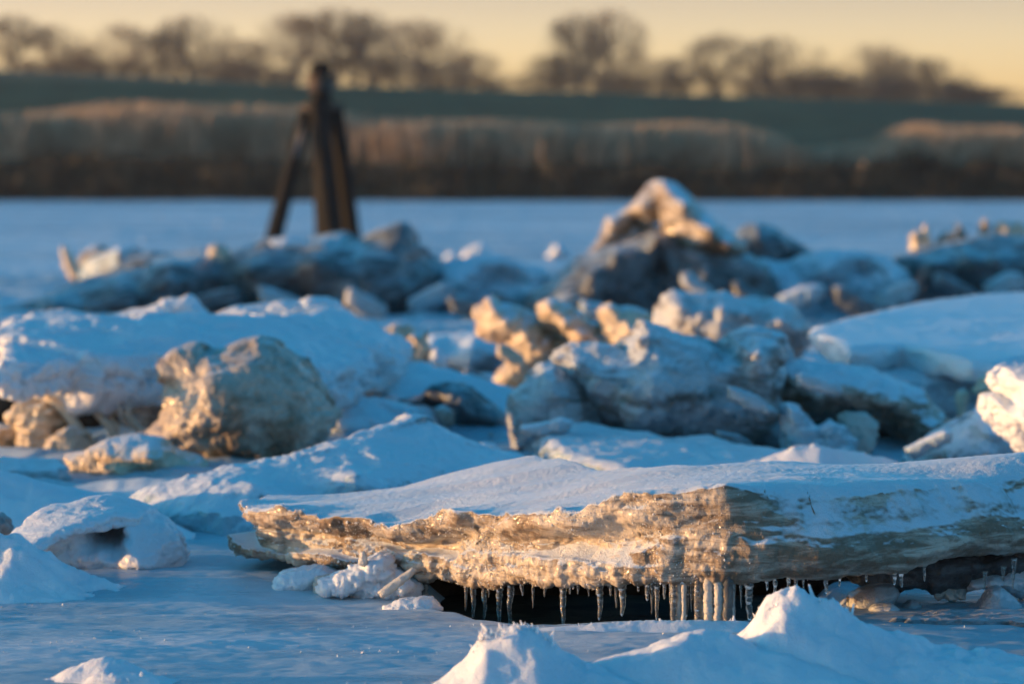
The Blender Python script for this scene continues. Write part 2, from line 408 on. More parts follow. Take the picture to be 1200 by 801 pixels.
cd = bpy.data.cameras.new('camera'); cam = bpy.data.objects.new('camera', cd); COL.objects.link(cam); S.camera = cam
cam.location = (0, 0, CAM_H); cam.rotation_euler = (R(90) - PITCH, 0, 0)
cd.lens = 135; cd.sensor_width = 36; cd.clip_start = .1; cd.clip_end = 9000
cd.dof.use_dof = True; cd.dof.focus_distance = 11.1; cd.dof.aperture_fstop = 3.1
vs = S.view_settings; vs.view_transform = 'Standard'; vs.look = 'None'; vs.exposure = 1.15; vs.gamma = 1
S.render.engine = 'CYCLES'; cy = S.cycles; cy.samples = 64; cy.use_denoising = True; cy.max_bounces = 8; cy.transmission_bounces = 6
cy.diffuse_bounces = 4; cy.caustics_reflective = False; cy.caustics_refractive = False; cy.sample_clamp_indirect = 6

# ------------------------------------------------------------------ ground sheets
def grid(X, Yr, zf):
    gx, gy = np.meshgrid(X, Yr) if X.ndim == 1 else (X, np.repeat(Yr[:, None], X.shape[1], 1))
    z = zf(gx, gy); ny, nx = gx.shape; idx = np.arange(nx * ny).reshape(ny, nx)
    F = np.stack([idx[:-1, :-1], idx[:-1, 1:], idx[1:, 1:], idx[1:, :-1]], -1).reshape(-1, 4)
    return np.c_[gx.ravel(), gy.ravel(), z.ravel()], F
_dip = np.array([atZ(px, py, .003) for px, py in ((492, 703), (520, 714), (556, 723), (610, 731), (680, 730), (740, 728), (800, 731), (862, 731), (905, 726), (950, 720), (992, 712))]); DIPX, DIPY = _dip[:, 0], _dip[:, 1]
def river_z(gx, gy):
    P = np.c_[gx.ravel(), gy.ravel(), np.zeros(gx.size)]; Q = P * np.array([.55, 1, 1])
    near = fbm(Q, .8, 4, 11) * .022 + fbm(P * np.array([.35, 1, 1]), 4.5, 4, 12) * .007 + fbm(P * np.array([.5, 1, 1]), 22, 3, 15) * .002
    mid = np.clip(ridged(P, .75, 4, 13), -.2, 2) * .045 + fbm(P, 3.0, 4, 14) * .022
    Yv = P[:, 1]; a = sstep(13.2, 15.5, Yv); b = sstep(36, 60, Yv)
    far = np.clip(fbm(Q, .35, 4, 16) - .05, 0, 2) * .06 + fbm(P, 1.6, 3, 17) * .012
    z = near * (1 - a) + (mid * (1 - b) + far * b) * a
    yb = np.interp(P[:, 0], DIPX, DIPY); m = sstep(0, .05, Yv - yb) * (1 - sstep(12.3, 12.6, Yv)) * sstep(DIPX[0] - .02, DIPX[0] + .10, P[:, 0]) * (1 - sstep(DIPX[-1] - .06, DIPX[-1] + .04, P[:, 0])); z = z - .07 * m
    return (z * sstep(0, 1.5, 167.5 - Yv) - .3 * sstep(166, 168.5, Yv)).reshape(gx.shape)
Yr = np.r_[np.linspace(3, 8.4, 40), np.linspace(8.42, 13.5, 620), np.geomspace(13.52, 40, 420), np.geomspace(40.3, 169, 240)]
u = np.linspace(-1, 1, 620); u = .7 * u + .3 * u ** 3
X = u[None] * (1.2 + .24 * Yr[:, None])
V, F = grid(X, Yr, river_z); o = link_mesh('frozen_river', V, F, M_RIVER, base=(0, 0, 0)); tag(o, 'pale blue frozen river of rippled ice and thin snow', 'river', kind='structure')
V, F = grid(np.linspace(-4000, 4000, 21), np.linspace(-3000, 6000, 21), lambda a, b: 0 * a - .6)
o = link_mesh('ground', V, F, M_RIVER, base=(0, 0, 0)); tag(o, 'flat frozen ground reaching to the horizon', 'ground', kind='structure')
# bank, dike and the rise behind it
def px_at(gx, gy): return PCX + gx / gy * FPX
def dike_top(gx): return 6.94 - 1.57 * (gx / 235 * FPX + 600) / 1200
def land_z(gx, gy):
    P = np.c_[gx.ravel(), gy.ravel(), 0 * gx.ravel()]; n = fbm(P, .08, 4, 31).reshape(gx.shape)
    bank = -.5 + 1.7 * sstep(165.5, 180, gy) + .5 * sstep(180, 200, gy)
    dt = np.clip(dike_top(gx), 3.5, 9); d = bank + (dt - 1.7) * np.clip((gy - 196) / 39, 0, 1)
    d = d - (dt - 2.2) * sstep(239, 262, gy)
    line = CAM_H + (dt - CAM_H) * 500 / 235 - 1.2
    return np.where(gy > 300, d + (line - d) * sstep(320, 480, gy), d) + n * .12
V, F = grid(np.linspace(-260, 260, 130), np.r_[np.linspace(163, 262, 90), np.linspace(266, 900, 60)], land_z)
o = link_mesh('dike', V, F, M_GRASS, base=(0, 0, 0)); tag(o, 'dark green grass dike along the far river bank', 'dike', kind='structure')

# ------------------------------------------------------------------ reeds and bank plants (uncountable)
def blades(n, xr, yr, hf, wd, mat, name, label, cat, seed, lean=.12, keep=None, plume=0):
    r = np.random.default_rng(seed); x = r.uniform(*xr, n); y = r.uniform(*yr, n)
    if keep is not None: k = keep(x, y, r); x, y = x[k], y[k]; n = len(x)
    z = land_z(x[:, None], y[:, None])[:, 0]; h = hf(x, y, r); a = r.uniform(0, math.pi, n); wv = wd * r.uniform(.6, 1.4, n)
    dx, dy = np.cos(a) * wv / 2, np.sin(a) * wv / 2; lx, ly = r.normal(0, lean, n) * h + .06 * h, r.normal(0, lean, n) * h
    V = np.empty((n, 6, 3)); zs = (0, .6, 1.0); ws = (1, .9, .25 + plume)
    for i in range(3):
        f = zs[i]; bx, by = x + lx * f ** 2, y + ly * f ** 2
        V[:, 2 * i] = np.c_[bx - dx * ws[i], by - dy * ws[i], z + h * f - .05]; V[:, 2 * i + 1] = np.c_[bx + dx * ws[i], by + dy * ws[i], z + h * f - .05]
    F = (np.array([[0, 1, 3, 2], [2, 3, 5, 4]])[None] + (np.arange(n) * 6)[:, None, None]).reshape(-1, 4)
    o = link_mesh(name, V.reshape(-1, 3), F, mat, base=(0, yr[0], 0), smooth=False); return tag(o, label, cat, kind='stuff')
def reed_top(x, y, r):
    px = px_at(x, y); top = np.interp(px, [-600, 0, 200, 330, 420, 600, 860, 905, 930, 1025, 1060, 1200, 1800], [122, 132, 122, 126, 142, 143, 149, 157, 172, 168, 148, 151, 150])
    top = top + 7 * pn(np.c_[x * .18, y * .1, x * 0], 5) + 2 * pn(np.c_[x * .6, y * .6, x * 0], 6)
    return np.clip(CAM_H + (200 - top) / FPX * y - land_z(x[:, None], y[:, None])[:, 0], .25, 6) * r.uniform(.55, 1.06, len(x))
blades(140000, (-62, 62), (175, 193), reed_top, .04, M_REED, 'reed_bed', 'tall dry brown reeds in front of the green dike', 'reeds', 41, .15, plume=.9, keep=lambda x, y, r: y > 181.5 - 4.0 * sstep(340, 430, px_at(x, y)) + 2.2 * pn(np.c_[x * .35, y * 0, x * 0], 4) + r.normal(0, .8, len(x)))
def sedge_h(x, y, r): return np.clip(.72 + .8 * pn(np.c_[x * .35, y * .35, x * 0], 8), .2, 2) * r.uniform(.6, 1.2, len(x)) * (.55 + .45 * sstep(167, 172, y))
blades(42000, (-62, 62), (166.8, 181), sedge_h, .16, M_SEDGE, 'bank_sedge', 'dark low sedge and weeds at the edge of the ice', 'bank plants', 42, .22)

# ------------------------------------------------------------------ thin evening haze over the river
V, F = prism_mesh([(-420, -20), (420, -20), (420, 950), (-420, 950)], -2.0, 60.0, 2), None
hz = bpy.data.objects.new('haze', V); COL.objects.link(hz); tag(hz, 'thin evening haze over the river', 'haze', kind='stuff')
mh = bpy.data.materials.new('haze'); mh.use_nodes = True; mh.node_tree.nodes.clear(); vo = mh.node_tree.nodes.new('ShaderNodeVolumePrincipled'); ou = mh.node_tree.nodes.new('ShaderNodeOutputMaterial')
vo.inputs['Color'].default_value = (.95, .93, .90, 1); vo.inputs['Density'].default_value = .00018; vo.inputs['Anisotropy'].default_value = .3; mh.node_tree.links.new(vo.outputs[0], ou.inputs['Volume']); V.materials.append(mh)

# ------------------------------------------------------------------ loose frost grains on the near ice
def grains(n, seed):
    r = np.random.default_rng(seed); x = r.uniform(-1.9, 2.0, n * 4); y = r.uniform(9.2, 12.6, n * 4)
    k = fbm(np.c_[x * .5, y * 1.4, 0 * x], 1.6, 4, 61) + r.normal(0, .12, n * 4) > .16; x, y = x[k][:n], y[k][:n]; n = len(x)
    z = river_z(x[:, None], y[:, None])[:, 0]; sz = .0014 * r.lognormal(0, .40, n); octa = np.array([[1, 0, 0], [-1, 0, 0], [0, 1, 0], [0, -1, 0], [0, 0, 1], [0, 0, -1.]])
    V = np.c_[x, y, z][:, None] + (octa[None] + r.normal(size=(n, 6, 3)) * .3) * sz[:, None, None]
    F = np.array([[0, 2, 4], [2, 1, 4], [1, 3, 4], [3, 0, 4], [2, 0, 5], [1, 2, 5], [3, 1, 5], [0, 3, 5]])[None] + (np.arange(n) * 6)[:, None, None]
    return tag(link_mesh('frost_grains', V.reshape(-1, 3), F.reshape(-1, 3), M_CRYST, smooth=False), 'loose glinting frost grains strewn over the near ice', 'frost grains', kind='stuff')
grains(3500, 9)

# ------------------------------------------------------------------ trees
def tree_mesh(seed, height, spread, dense=1.0, low=.18):
    """bare winter tree: leader, limbs from low down, three orders of twigs"""
    r = random.Random(seed); T = []; C = []
    def limb(p, d, L, rad, lev, n):
        step = L / n
        for i in range(n):
            d = (d + Vector((r.gauss(0, .10), r.gauss(0, .10), r.gauss(0, .06) + .06))).normalized(); e = p + d * step
            f0, f1 = 1 - .8 * i / n, 1 - .8 * (i + 1) / n
            if lev > 0 and ((e.x ** 2 + e.y ** 2) / (.36 * height) ** 2 + ((e.z - .54 * height) / (.48 * height)) ** 2) > r.uniform(.8, 1.15): break
            (T if lev < 2 else C).append((p, e, rad * f0, rad * f1)); p = e; t = (i + 1) / n
            if lev >= 4 or (lev == 0 and t < low): continue
            k = (3, 2, 2, 2)[lev] if r.random() < .8 * dense else 1
            for _ in range(k):
                v = Vector((r.gauss(0, 1), r.gauss(0, 1), r.gauss(0, .5))); v = (v - d * v.dot(d)).normalized(); a = r.uniform(.5, 1.05) * spread
                if lev == 0: Ls = height * .52 * r.uniform(.55, 1.05)
                else: Ls = L * r.uniform(.42, .72) * (1.15 - .4 * t)
                limb(p, (d * math.cos(a) + v * math.sin(a) + Vector((0, 0, .26))).normalized(), Ls, max(rad * f1 * .45, .008), lev + 1, (0, 5, 4, 3, 2)[lev + 1])
    limb(Vector((0, 0, -.5)), Vector((0, 0, 1)), height, height * .024, 0, 8)
    zmax = np.percentile([e[1].z for e in C], 99.5); s = height / zmax
    def mk(Ls, sides):
        A = np.array([x[0] for x in Ls]) * s; B = np.array([x[1] for x in Ls]) * s
        return segs_mesh(A, B, np.maximum(np.array([x[2] for x in Ls]) * s, .008), np.maximum(np.array([x[3] for x in Ls]) * s, .006), sides)
    return mk(T, 5), mk(C, 3)
VAR = []
for i, (sd, sprd, dn, lw) in enumerate([(3, .85, .95, .12), (8, .7, .95, .12), (12, .9, 1.0, .03), (21, .95, 1.1, .0), (33, .75, .85, .12)]):
    (tv, tf_), (cv, cf) = tree_mesh(sd, 10.0, sprd, dn, lw)
    root = bpy.data.objects.new('bare_tree', None); t = link_mesh('trunk', tv, tf_, M_BARK, base=(0, 0, 0)); c = link_mesh('crown', cv, cf, M_TWIG, base=(0, 0, 0))
    wmax = np.percentile(np.abs(cv[:, 0]), 97); VAR.append((root, t, c, wmax))
    COL.objects.unlink(t); COL.objects.unlink(c)
# px, top py, half width px, variant, label
TREES = [(14, 16, 30, 1, 'bare tree at the left end of the far row, tall with a cut off crown'), (66, 28, 26, 0, 'second bare tree of the far row counted from its left end'),
 (102, 48, 24, 2, 'low bare tree behind the dike between two taller ones near the left end'), (141, 26, 28, 4, 'loose fan shaped bare tree, fourth of the far row from the left'),
 (193, 34, 22, 2, 'bushy bare tree standing against the taller tree on its right'), (226, 18, 38, 0, 'wide domed bare tree midway between left edge and timber dolphin'),
 (292, 44, 44, 3, 'dense rounded brown shrub tree just left of the timber dolphin'), (338, 14, 30, 4, 'thin airy bare tree right behind the left side of the dolphin'),
 (392, 8, 44, 1, 'tall dark bare tree directly above the timber dolphin'), (436, 14, 34, 0, 'tall bare tree right of the dolphin top, beside the dense round one'),
 (492, 22, 48, 3, 'dense dark round crowned tree right of the timber dolphin'), (540, 58, 42, 3, 'low dense tree closing the left row before the open gap'),
 (655, 60, 32, 2, 'short bare tree at the left foot of the solitary tall pair'), (680, 14, 30, 1, 'left one of the tall twin bare trees right of the gap'),
 (716, 10, 34, 0, 'right one of the tall twin bare trees right of the gap'), (780, 66, 36, 3, 'low dense bush tree just right of the tall twins'),
 (846, 38, 34, 4, 'airy bare tree with light showing through, right of the low bush'), (912, 42, 44, 0, 'wide bare tree, highest of the right half after the twins'),
 (966, 74, 34, 3, 'low thicket tree filling the dip in the right row'), (1030, 52, 40, 2, 'bushy brown tree near the right end of the row'),
 (1092, 66, 34, 3, 'last dense bush tree before the row thins out on the right'), (1128, 88, 30, 2, 'small thin tree on the falling right end of the row'),
 (1172, 100, 30, 4, 'smallest sapling tree at the right edge of the photo')]
LOWT = [(30, 66), (84, 70), (120, 66), (205, 62), (276, 66), (415, 62), (515, 70), (640, 84), (700, 78), (800, 84), (980, 86), (1045, 84), (1110, 92), (1150, 100), (170, 72), (258, 74), (318, 78), (460, 66), (575, 88), (745, 88), (876, 84), (938, 84), (1000, 86), (1060, 92)]
for i, (px, py) in enumerate(LOWT): TREES.append((px, py, 40, (2, 3)[i % 2], None))
first = set()
for i, (px, py, hw, vi, lab) in enumerate(TREES):
    root, t, c, wmax = VAR[vi]; Yt = 470 + 45 * (i % 4); x = (px - PCX) / FPX * Yt
    zb = float(land_z(np.array([[x]]), np.array([[Yt]]))[0, 0]); zt = CAM_H + (200 - py) / FPX * Yt; h = (zt - zb) / 10.0
    if vi in first: r_, t_, c_ = root.copy(), t.copy(), c.copy()
    else: r_, t_, c_ = root, t, c; first.add(vi)
    for q in (r_, t_, c_): COL.objects.link(q)
    t_.parent = r_; c_.parent = r_; sx = 1.25 * hw / FPX * Yt / wmax
    r_.location = (x, Yt, zb - .2); r_.scale = (sx, sx, h); r_.rotation_euler = (0, 0, (0, .35, -.3, math.pi)[i % 4])
    if lab: tag(r_, lab, 'tree', 'bare trees behind the dike')
    else: r_.name = 'low_tree'; tag(r_, 'low bare undergrowth tree filling the foot of the far row', 'tree', 'undergrowth trees behind the dike')

# ------------------------------------------------------------------ timber dolphin and post
YD = 73.0; D0 = atY(376, 282, YD)
dol = bpy.data.objects.new('mooring_dolphin', None); COL.objects.link(dol); dol.location = (D0[0], YD, 0)
tag(dol, 'dark timber mooring dolphin of leaning piles standing in the ice', 'mooring dolphin')
def pile(p0, p1, dy0, dy1, r0, r1, name='pile'):
    a, b = atY(*p0, YD), atY(*p1, YD); a[1] += dy0; b[1] += dy1; a[2] = -.3 if name == 'pile' and p0[1] > 240 else a[2]
    t = np.linspace(0, 1, 26); P = a + (b - a) * t[:, None]; rr = (r0 + (r1 - r0) * t) * (1 + .06 * pn(np.c_[t * 9, t * 0 + p0[0], t * 0], 3))
    V, F = tube(P, rr, 14); return link_mesh(name, V, F, M_WOOD, parent=dol)
pile((382, 272), (375, 78), 0, 0, .20, .19); pile((317, 284), (360, 130), -.4, -.25, .17, .14); pile((393, 284), (372, 118), -.7, -.3, .17, .16); pile((415, 284), (392, 122), .45, .25, .16, .14); pile((398, 278), (380, 118), .9, .3, .16, .15)
a = atY(376, 100, YD); a2 = atY(376, 80, YD)
V, F = tube([a + [0, 0, -.12], a + [0, 0, .22]], [.25, .25], 18); link_mesh('steel_band', V, F, M_STEEL, parent=dol)
V, F = tube([atY(376, 122, YD), atY(376, 128, YD)], [.36, .36], 18); link_mesh('steel_band', V, F, M_STEEL, parent=dol)
V, F = tube([a2, a2 + [0, 0, .05], a2 + [0, 0, .12]], [.21, .21, .08], 14); link_mesh('pile_cap', V, F, M_WOOD, parent=dol)
c0, c1 = atY(346, 186, YD), atY(357, 146, YD); V, F = tube(np.array([c0 + [0, -.52, 0], (c0 + c1) / 2 + [.02, -.5, 0], c1 + [0, -.48, 0]]), [.02, .05, .02], 10); link_mesh('frost_patch', V, F, M_GREY, parent=dol)
pp = atY(541, 190, 168.5); pt = atY(541, 146, 168.5)
V, F = tube(np.array([[pp[0], 168.5, -.3], pp, (pp + pt) / 2, pt, pt + [0, 0, .06]]), [.07, .07, .07, .06, .03], 10); o = link_mesh('river_post', V, F, M_WOOD)
tag(o, 'thin grey post standing before the reeds right of the dolphin', 'post')

# ------------------------------------------------------------------ the main floe
RIM = [(288, 590, 648, 12.46), (300, 598, 660, 12.30), (340, 602, 664, 12.16), (385, 606, 665, 12.05), (440, 609, 672, 11.92), (490, 612, 683, 11.76), (540, 598, 690, 11.57), (590, 612, 692, 11.42),
       (640, 597, 690, 11.26), (690, 600, 690, 11.13), (740, 582, 690, 11.03), (790, 578, 688, 10.96), (850, 566, 690, 10.91), (900, 576, 690, 10.90), (960, 582, 686, 10.92),
       (1050, 576, 680, 11.02), (1130, 566, 660, 11.14), (1210, 560, 652, 11.26), (1310, 556, 652, 11.4)]
REAR = [(1310, 532, 11.9), (1200, 534, 11.62), (1120, 541, 11.62), (1040, 545, 11.68), (930, 542, 11.72), (817, 551, 11.75), (740, 553, 12.0), (680, 545, 12.3), (620, 535, 12.78), (540, 553, 12.9), (470, 571, 12.86), (400, 581, 12.84), (315, 582, 12.86)]
def main_floe():
    W = np.array([atY(p[0], p[1], p[3]) for p in RIM] + [atY(*p) for p in REAR]); nR = len(RIM)
    th = np.array([(p[2] - p[1]) / FPX * p[3] for p in RIM] + [.20] * len(REAR)); poly = W[:, :2]
    T = .30; me = prism_mesh(poly, -T, 0, 2); me, V = voxelise(me, .0062)
    xy = V[:, :2].copy(); d = poly_dist(xy, poly); top = TPS(poly, W[:, 2])(xy); tk = TPS(poly, th)(xy)
    v = np.clip(-V[:, 2] / T, 0, 1)
    # distance to the front edge and its outward direction
    fr = poly[:nR]; df = np.full(len(xy), 9.); nrm = np.zeros((len(xy), 2)); arc = np.zeros(len(xy)); s0 = 0
    for i in range(nR - 1):
        a, b = fr[i], fr[i + 1]; ab = b - a; L = np.linalg.norm(ab); t = np.clip(((xy - a) @ ab) / L ** 2, 0, 1); q = np.linalg.norm(xy - (a + t[:, None] * ab), axis=1)
        k = q < df; df[k] = q[k]; nrm[k] = np.array([ab[1], -ab[0]]) / L; arc[k] = s0 + t[k] * L; s0 += L
    RIGHT0 = float(np.linalg.norm(np.diff(fr[:13], axis=0), axis=1).sum()); nf = np.exp(-df / .14)
    # snow lying in soft waves on the top
    Pt = np.c_[xy, 0 * d]; wave = .018 * fbm(Pt * np.array([.55, 1.2, 1]), 2.2, 3, 71) + .012 * ridged(Pt * np.array([.5, 1.3, 1]), 1.6, 2, 73) + .0012 * fbm(Pt, 14, 3, 74)
    rim = (.016 * fbm(np.c_[arc * 3.2, 0 * d, 0 * d], 1.5, 4, 76) + .012 * np.clip(fbm(np.c_[arc * 16, df * 8, 0 * d], 1, 3, 77), -.3, 1)) * np.exp(-df / .05)
    right = sstep(RIGHT0 - .30, RIGHT0 + .30, arc)                     # the shaded, rounder half right of the nose
    rnd = -right * .035 * np.exp(-df / .07)
    z = top - v * tk + (wave + rim) * (1 - v) ** 2 + rnd * (1 - v)
    zlow = .020 + fbm(np.c_[arc * 2.3, 0 * d, 0 * d], 1.3, 4, 81) * .014 * np.exp(-df / .25); z += zlow * v ** 2
    # face profile: overhanging crust, dark seam, bulging crumbly belly
    vv = v + .10 * fbm(np.c_[arc * 1.6, 0 * d, 0 * d], 1.2, 3, 83) + .03 * fbm(np.c_[arc * 7, 0 * d, 0 * d], 1, 3, 84)
    crust = np.interp(vv, [-.2, 0, .16, .26, .33, .42, .50, .62, .80, .93, 1.1], [.0, .040, .044, .010, -.040, -.050, -.034, -.006, .014, .004, -.050]) * (.55 + .9 * sstep(-.35, .45, fbm(np.c_[arc * 1.4, v * .5, 0 * d], 1.6, 3, 85)))
    soft = np.interp(vv, [-.2, 0, .2, .4, .6, .75, .9, 1.1], [-.10, -.075, -.02, .025, .04, .035, .0, -.06])
    tip = 1 - sstep(.25, .7, arc)
    off = (crust * (1 - right) + soft * right) * (.25 + .75 * sstep(.0, .55, arc))
    lob = .05 * fbm(np.c_[arc, V[:, 2] * .6, 0 * d], 2.4, 3, 86)
    # ledges that break off in steps on the left half
    step = .05 * np.clip(facets(np.c_[arc * 1.0, V[:, 2] * 2.2, 0 * d], 2.0, 60, 88, 30), -1, 1) * (1 - right) * (.35 + .65 * (1 - sstep(.8, 1.6, arc)))
    V[:, 2] = z; V[:, :2] += nrm * ((off + lob + step) * nf)[:, None]
    V = relax(me, V, 2, .5); N = normals(me, V); side = (1 - sstep(.55, .9, N[:, 2])) * nf
    Q = V * np.array([.35, .35, 1.0]); belly = sstep(.42, .6, vv) * (1 - .6 * right)
    crumb = (.010 * ridged(V * np.array([1, 1, .6]), 11, 3, 91) + .009 * fbm(V, 34, 3, 92)) * belly + .011 * fbm(Q, 15, 4, 93) * (1 - .5 * right) + .006 * facets(np.c_[arc * 1.0, V[:, 2] * 3.0, 0 * d], 2.0, 420, 98, 30) * (1 - .8 * right) + .0025 * fbm(V, 70, 2, 94)
    crumb = crumb + .012 * np.clip(ridged(np.c_[arc * .5, V[:, 2] + .03 * pn(np.c_[arc * 2, 0 * d, 0 * d], 5), 0 * d], 15, 2, 99) - .35, -.9, .5) * (1 - .9 * right) * (1 - .7 * belly)
    V = V + N * (crumb * side)[:, None] + N * (.0012 * fbm(V, 90, 2, 95) * (1 - side))[:, None]
    N = normals(me, V); V = V + N * (.0022 * ridged(V, 60, 2, 97) * side * (1 - .8 * right))[:, None]
    N = normals(me, V)
    o = finish('ice_floe', me, V, M_FLOE, 'largest and sharpest ice floe, snow topped with a row of icicles along its sunlit edge', 'ice floe', None, None)
    return o, V, N, side, arc, right
FLOE, FV, FN, FSIDE, FARC, FRIGHT = main_floe()
FB = np.array(FLOE.location)
_pr = [p[0] for p in RIM]
def lipY(px): return float(np.interp(px, _pr, [p[3] for p in RIM]))
def icicle(px, y0, y1, wpx, taper=.35, back=.055, seed=0, mat=None, name='icicle', foot=0):
    Y = lipY(px) + back; a = atY(px, y0 - 9, Y); b = atY(px + random.uniform(-.6, .6), y1, Y); n = max(14, int((a[2] - b[2]) / .0035)); t = np.linspace(0, 1, n)
    P = a + (b - a) * t[:, None]; q = np.c_[t * (a[2] - b[2]), t * 0 + px, t * 0]
    P[:, 0] += .0035 * fbm(q, 18, 3, seed); P[:, 1] += .004 * fbm(q, 20, 3, seed + 7); r = wpx * .62 / FPX * Y * (1.0 - (1 - taper) * t ** 1.2)
    r = r * (1 + .55 * np.exp(-t * 12)) * (1 + .30 * fbm(q, 95, 2, seed + 3)) * (1 - .75 * sstep(.93, 1, t)) if not foot else r * (1 + .5 * np.exp(-t * 12) + foot * sstep(.9, 1, t)) * (1 + .2 * fbm(q, 95, 2, seed + 3))
    V, F = tube(P, np.maximum(r, .0006), 12); return tag(link_mesh(name, V, F, mat or M_CLEAR, parent=FLOE), group='icicles hanging from the large floe')
for i, c in enumerate([(555, 690, 724, 6.5), (567.5, 689, 727, 5.5), (585, 688, 731, 7.5), (598, 686, 733, 7), (660, 681, 734, 8), (703, 684, 727, 8), (730, 683, 722, 9), (748, 682, 693, 4.5),
       (759, 684, 704, 7), (770, 672, 727, 6.5), (786, 680, 708, 4), (805, 666, 724, 7), (859.5, 676, 730, 4.5, .9), (878, 680, 728, 9, .55), (908, 682, 696, 5.5), (924, 682, 694, 5),
       (932, 678, 694, 5), (968, 682, 696, 6), (1015, 654, 682, 5), (1048, 674, 686, 6), (1056, 674, 688, 6), (1068, 646, 664, 3.2), (1083, 640, 681, 5), (1154, 678, 690, 4), (1176, 672, 681, 4.5), (1188, 663, 690, 4.5),
       (559, 626, 649, 4), (566, 624, 638, 3.5), (590, 624, 634, 3.5), (497, 688, 706, 9, .8), (436, 660, 672, 4), (410, 655, 664, 4), (391, 664, 672, 5), (639, 690, 699, 3.5), (678, 688, 696, 3.5), (716, 690, 698, 3.5), (842, 664, 700, 4)]):
    icicle(*c[:4], taper=c[4] if len(c) > 4 else .35, seed=i * 13, back=.015 if c[1] < 640 or c[0] > 1060 else .05)
for k, (px, y1, wp, tp, bk) in enumerate([(790, 731, 8, .8, .02), (796, 730, 7, .7, .035), (801, 727, 5, .6, .02), (818, 731, 8, .75, .015), (824, 733, 9, .85, .03), (830, 732, 7, .9, .012), (836, 733, 10, .8, .03), (842, 733, 8, .9, .012),
                                          (848, 733, 10, .85, .028), (853, 732, 8, .8, .012), (857, 730, 5, .9, .03)]):
    icicle(px, 648 + (k * 7) % 15, y1, wp * (1.05 + .4 * ((k * 3) % 4) / 3), tp, bk - .006, 420 + k * 9, M_CLOUDY if k % 3 else M_CLEAR, 'ice_column', .35)
for k, (px, y0, y1, wp) in enumerate([(546, 690, 716, 4), (573, 688, 700, 3), (612, 688, 698, 5), (625, 686, 712, 3.5), (668, 684, 696, 5), (690, 684, 699, 3), (722, 684, 712, 4), (764, 680, 719, 4), (779, 676, 702, 6), (810, 668, 716, 4), (868, 680, 712, 3.5), (898, 682, 692, 5), (942, 682, 689, 3), (984, 680, 688, 4)]):
    icicle(px, y0, y1, wp, .25, .03 + .012 * (k % 4), 600 + k * 7)
relief('drip_curtain', None, None, [(1092, 676), (1140, 674), (1132, 688), (1131, 702), (1121, 700), (1118, 704), (1106, 699), (1098, 703), (1094, 692)], 11.42, .025, M_CLOUDY, parent=FLOE, rough=.4, fine=1.2, vox=.004, seed=5)
relief('lower_layer', None, None, [(1000, 652), (1086, 646), (1130, 636), (1210, 634), (1300, 632), (1300, 666), (1200, 672), (1130, 678), (1096, 684), (1040, 688), (1000, 672)], 11.52, .34, M_GREY, parent=FLOE, seed=6, rough=.5, strata=.01)
# crumbs of frost and ice grains sticking to the broken face and the rim
def crystals(n, seed, size, mat):
    r = np.random.default_rng(seed); wgt = FSIDE * (1 - FRIGHT) ** 2 * (FN[:, 1] < .5); wgt = wgt * (fbm(FV, 6, 3, 55) > -.12); i = r.choice(len(FV), n, p=wgt / wgt.sum())
    c = FV[i] + FN[i] * .002; s = size * r.lognormal(0, .45, n); D = r.normal(size=(n, 6, 3)) * .25
    octa = np.array([[1, 0, 0], [-1, 0, 0], [0, 1, 0], [0, -1, 0], [0, 0, 1.2], [0, 0, -1.2]])
    V = c[:, None] + (octa[None] + D) * s[:, None, None]
    F = np.array([[0, 2, 4], [2, 1, 4], [1, 3, 4], [3, 0, 4], [2, 0, 5], [1, 2, 5], [3, 1, 5], [0, 3, 5]])[None] + (np.arange(n) * 6)[:, None, None]
    return tag(link_mesh('frost_grains', V.reshape(-1, 3), F.reshape(-1, 3), mat, parent=FLOE, smooth=False), kind='stuff')
crystals(7000, 3, .0012, M_CRYST)

# under and beside the floe
slab('muddy_slab', 'thin dark muddy sheet lying in the shade under the icicles of the large floe', 'ice slab', [(480, 712, -.055), (540, 736, -.055), (620, 742, -.052), (740, 740, -.052), (880, 742, -.052), (960, 738, -.052), (1010, 726, -.052), (1010, 690, -.05), (1000, 668, -.04), (700, 666, -.04), (480, 664, -.04)], .03, M_MUD_SHADE, rough=.4, chip=.6, fine=.6, bevel=.9)  # muddy sheet whose near-black colour paints the shade of the gap
relief('muddy_block', 'nearly black muddy block filling the hollow beneath the large floe', 'ice block', [(470, 640), (1000, 620), (1080, 640), (1080, 700), (760, 704), (470, 702)], 12.35, .35, M_MUD_SHADE, rough=.6, vox=.012)  # added dark filler, shade of the cavity painted into its colour
G = 'clear shards under the left end of the large floe'
relief('ice_shard', 'white crusted ice shard farthest left under the floe, beside bare blue ice', 'ice shard', [(318, 696), (322, 680), (332, 669), (357, 664), (378, 663), (394, 670), (396, 678), (376, 686), (362, 700)], 11.95, .22, M_SNOWY, G, seed=11, fine=1.5)
relief('ice_shard', 'small ribbed glassy shard glinting in the sun under the floe', 'ice shard', [(368, 700), (370, 676), (384, 673), (402, 674), (402, 698), (390, 702)], 11.85, .07, M_CLOUDY, G, seed=12, fine=1.6, vox=.004)
relief('ice_shard', 'biggest rough clear shard propping the left part of the floe', 'ice shard', [(376, 690), (380, 678), (412, 664), (430, 656), (447, 649), (461, 653), (464, 664), (479, 675), (490, 684), (489, 708), (457, 708), (441, 698), (410, 696)], 11.80, .2, M_SNOWY, G, seed=13, fine=2.0, chip=1.8)
relief('ice_shard', 'thin straight splinter plate leaning across the biggest clear shard', 'ice shard', [(441, 694), (462, 678), (484, 664), (489, 669), (470, 686), (448, 700)], 11.62, .03, M_CLOUDY, G, seed=14, rough=.2, fine=.5, vox=.004)
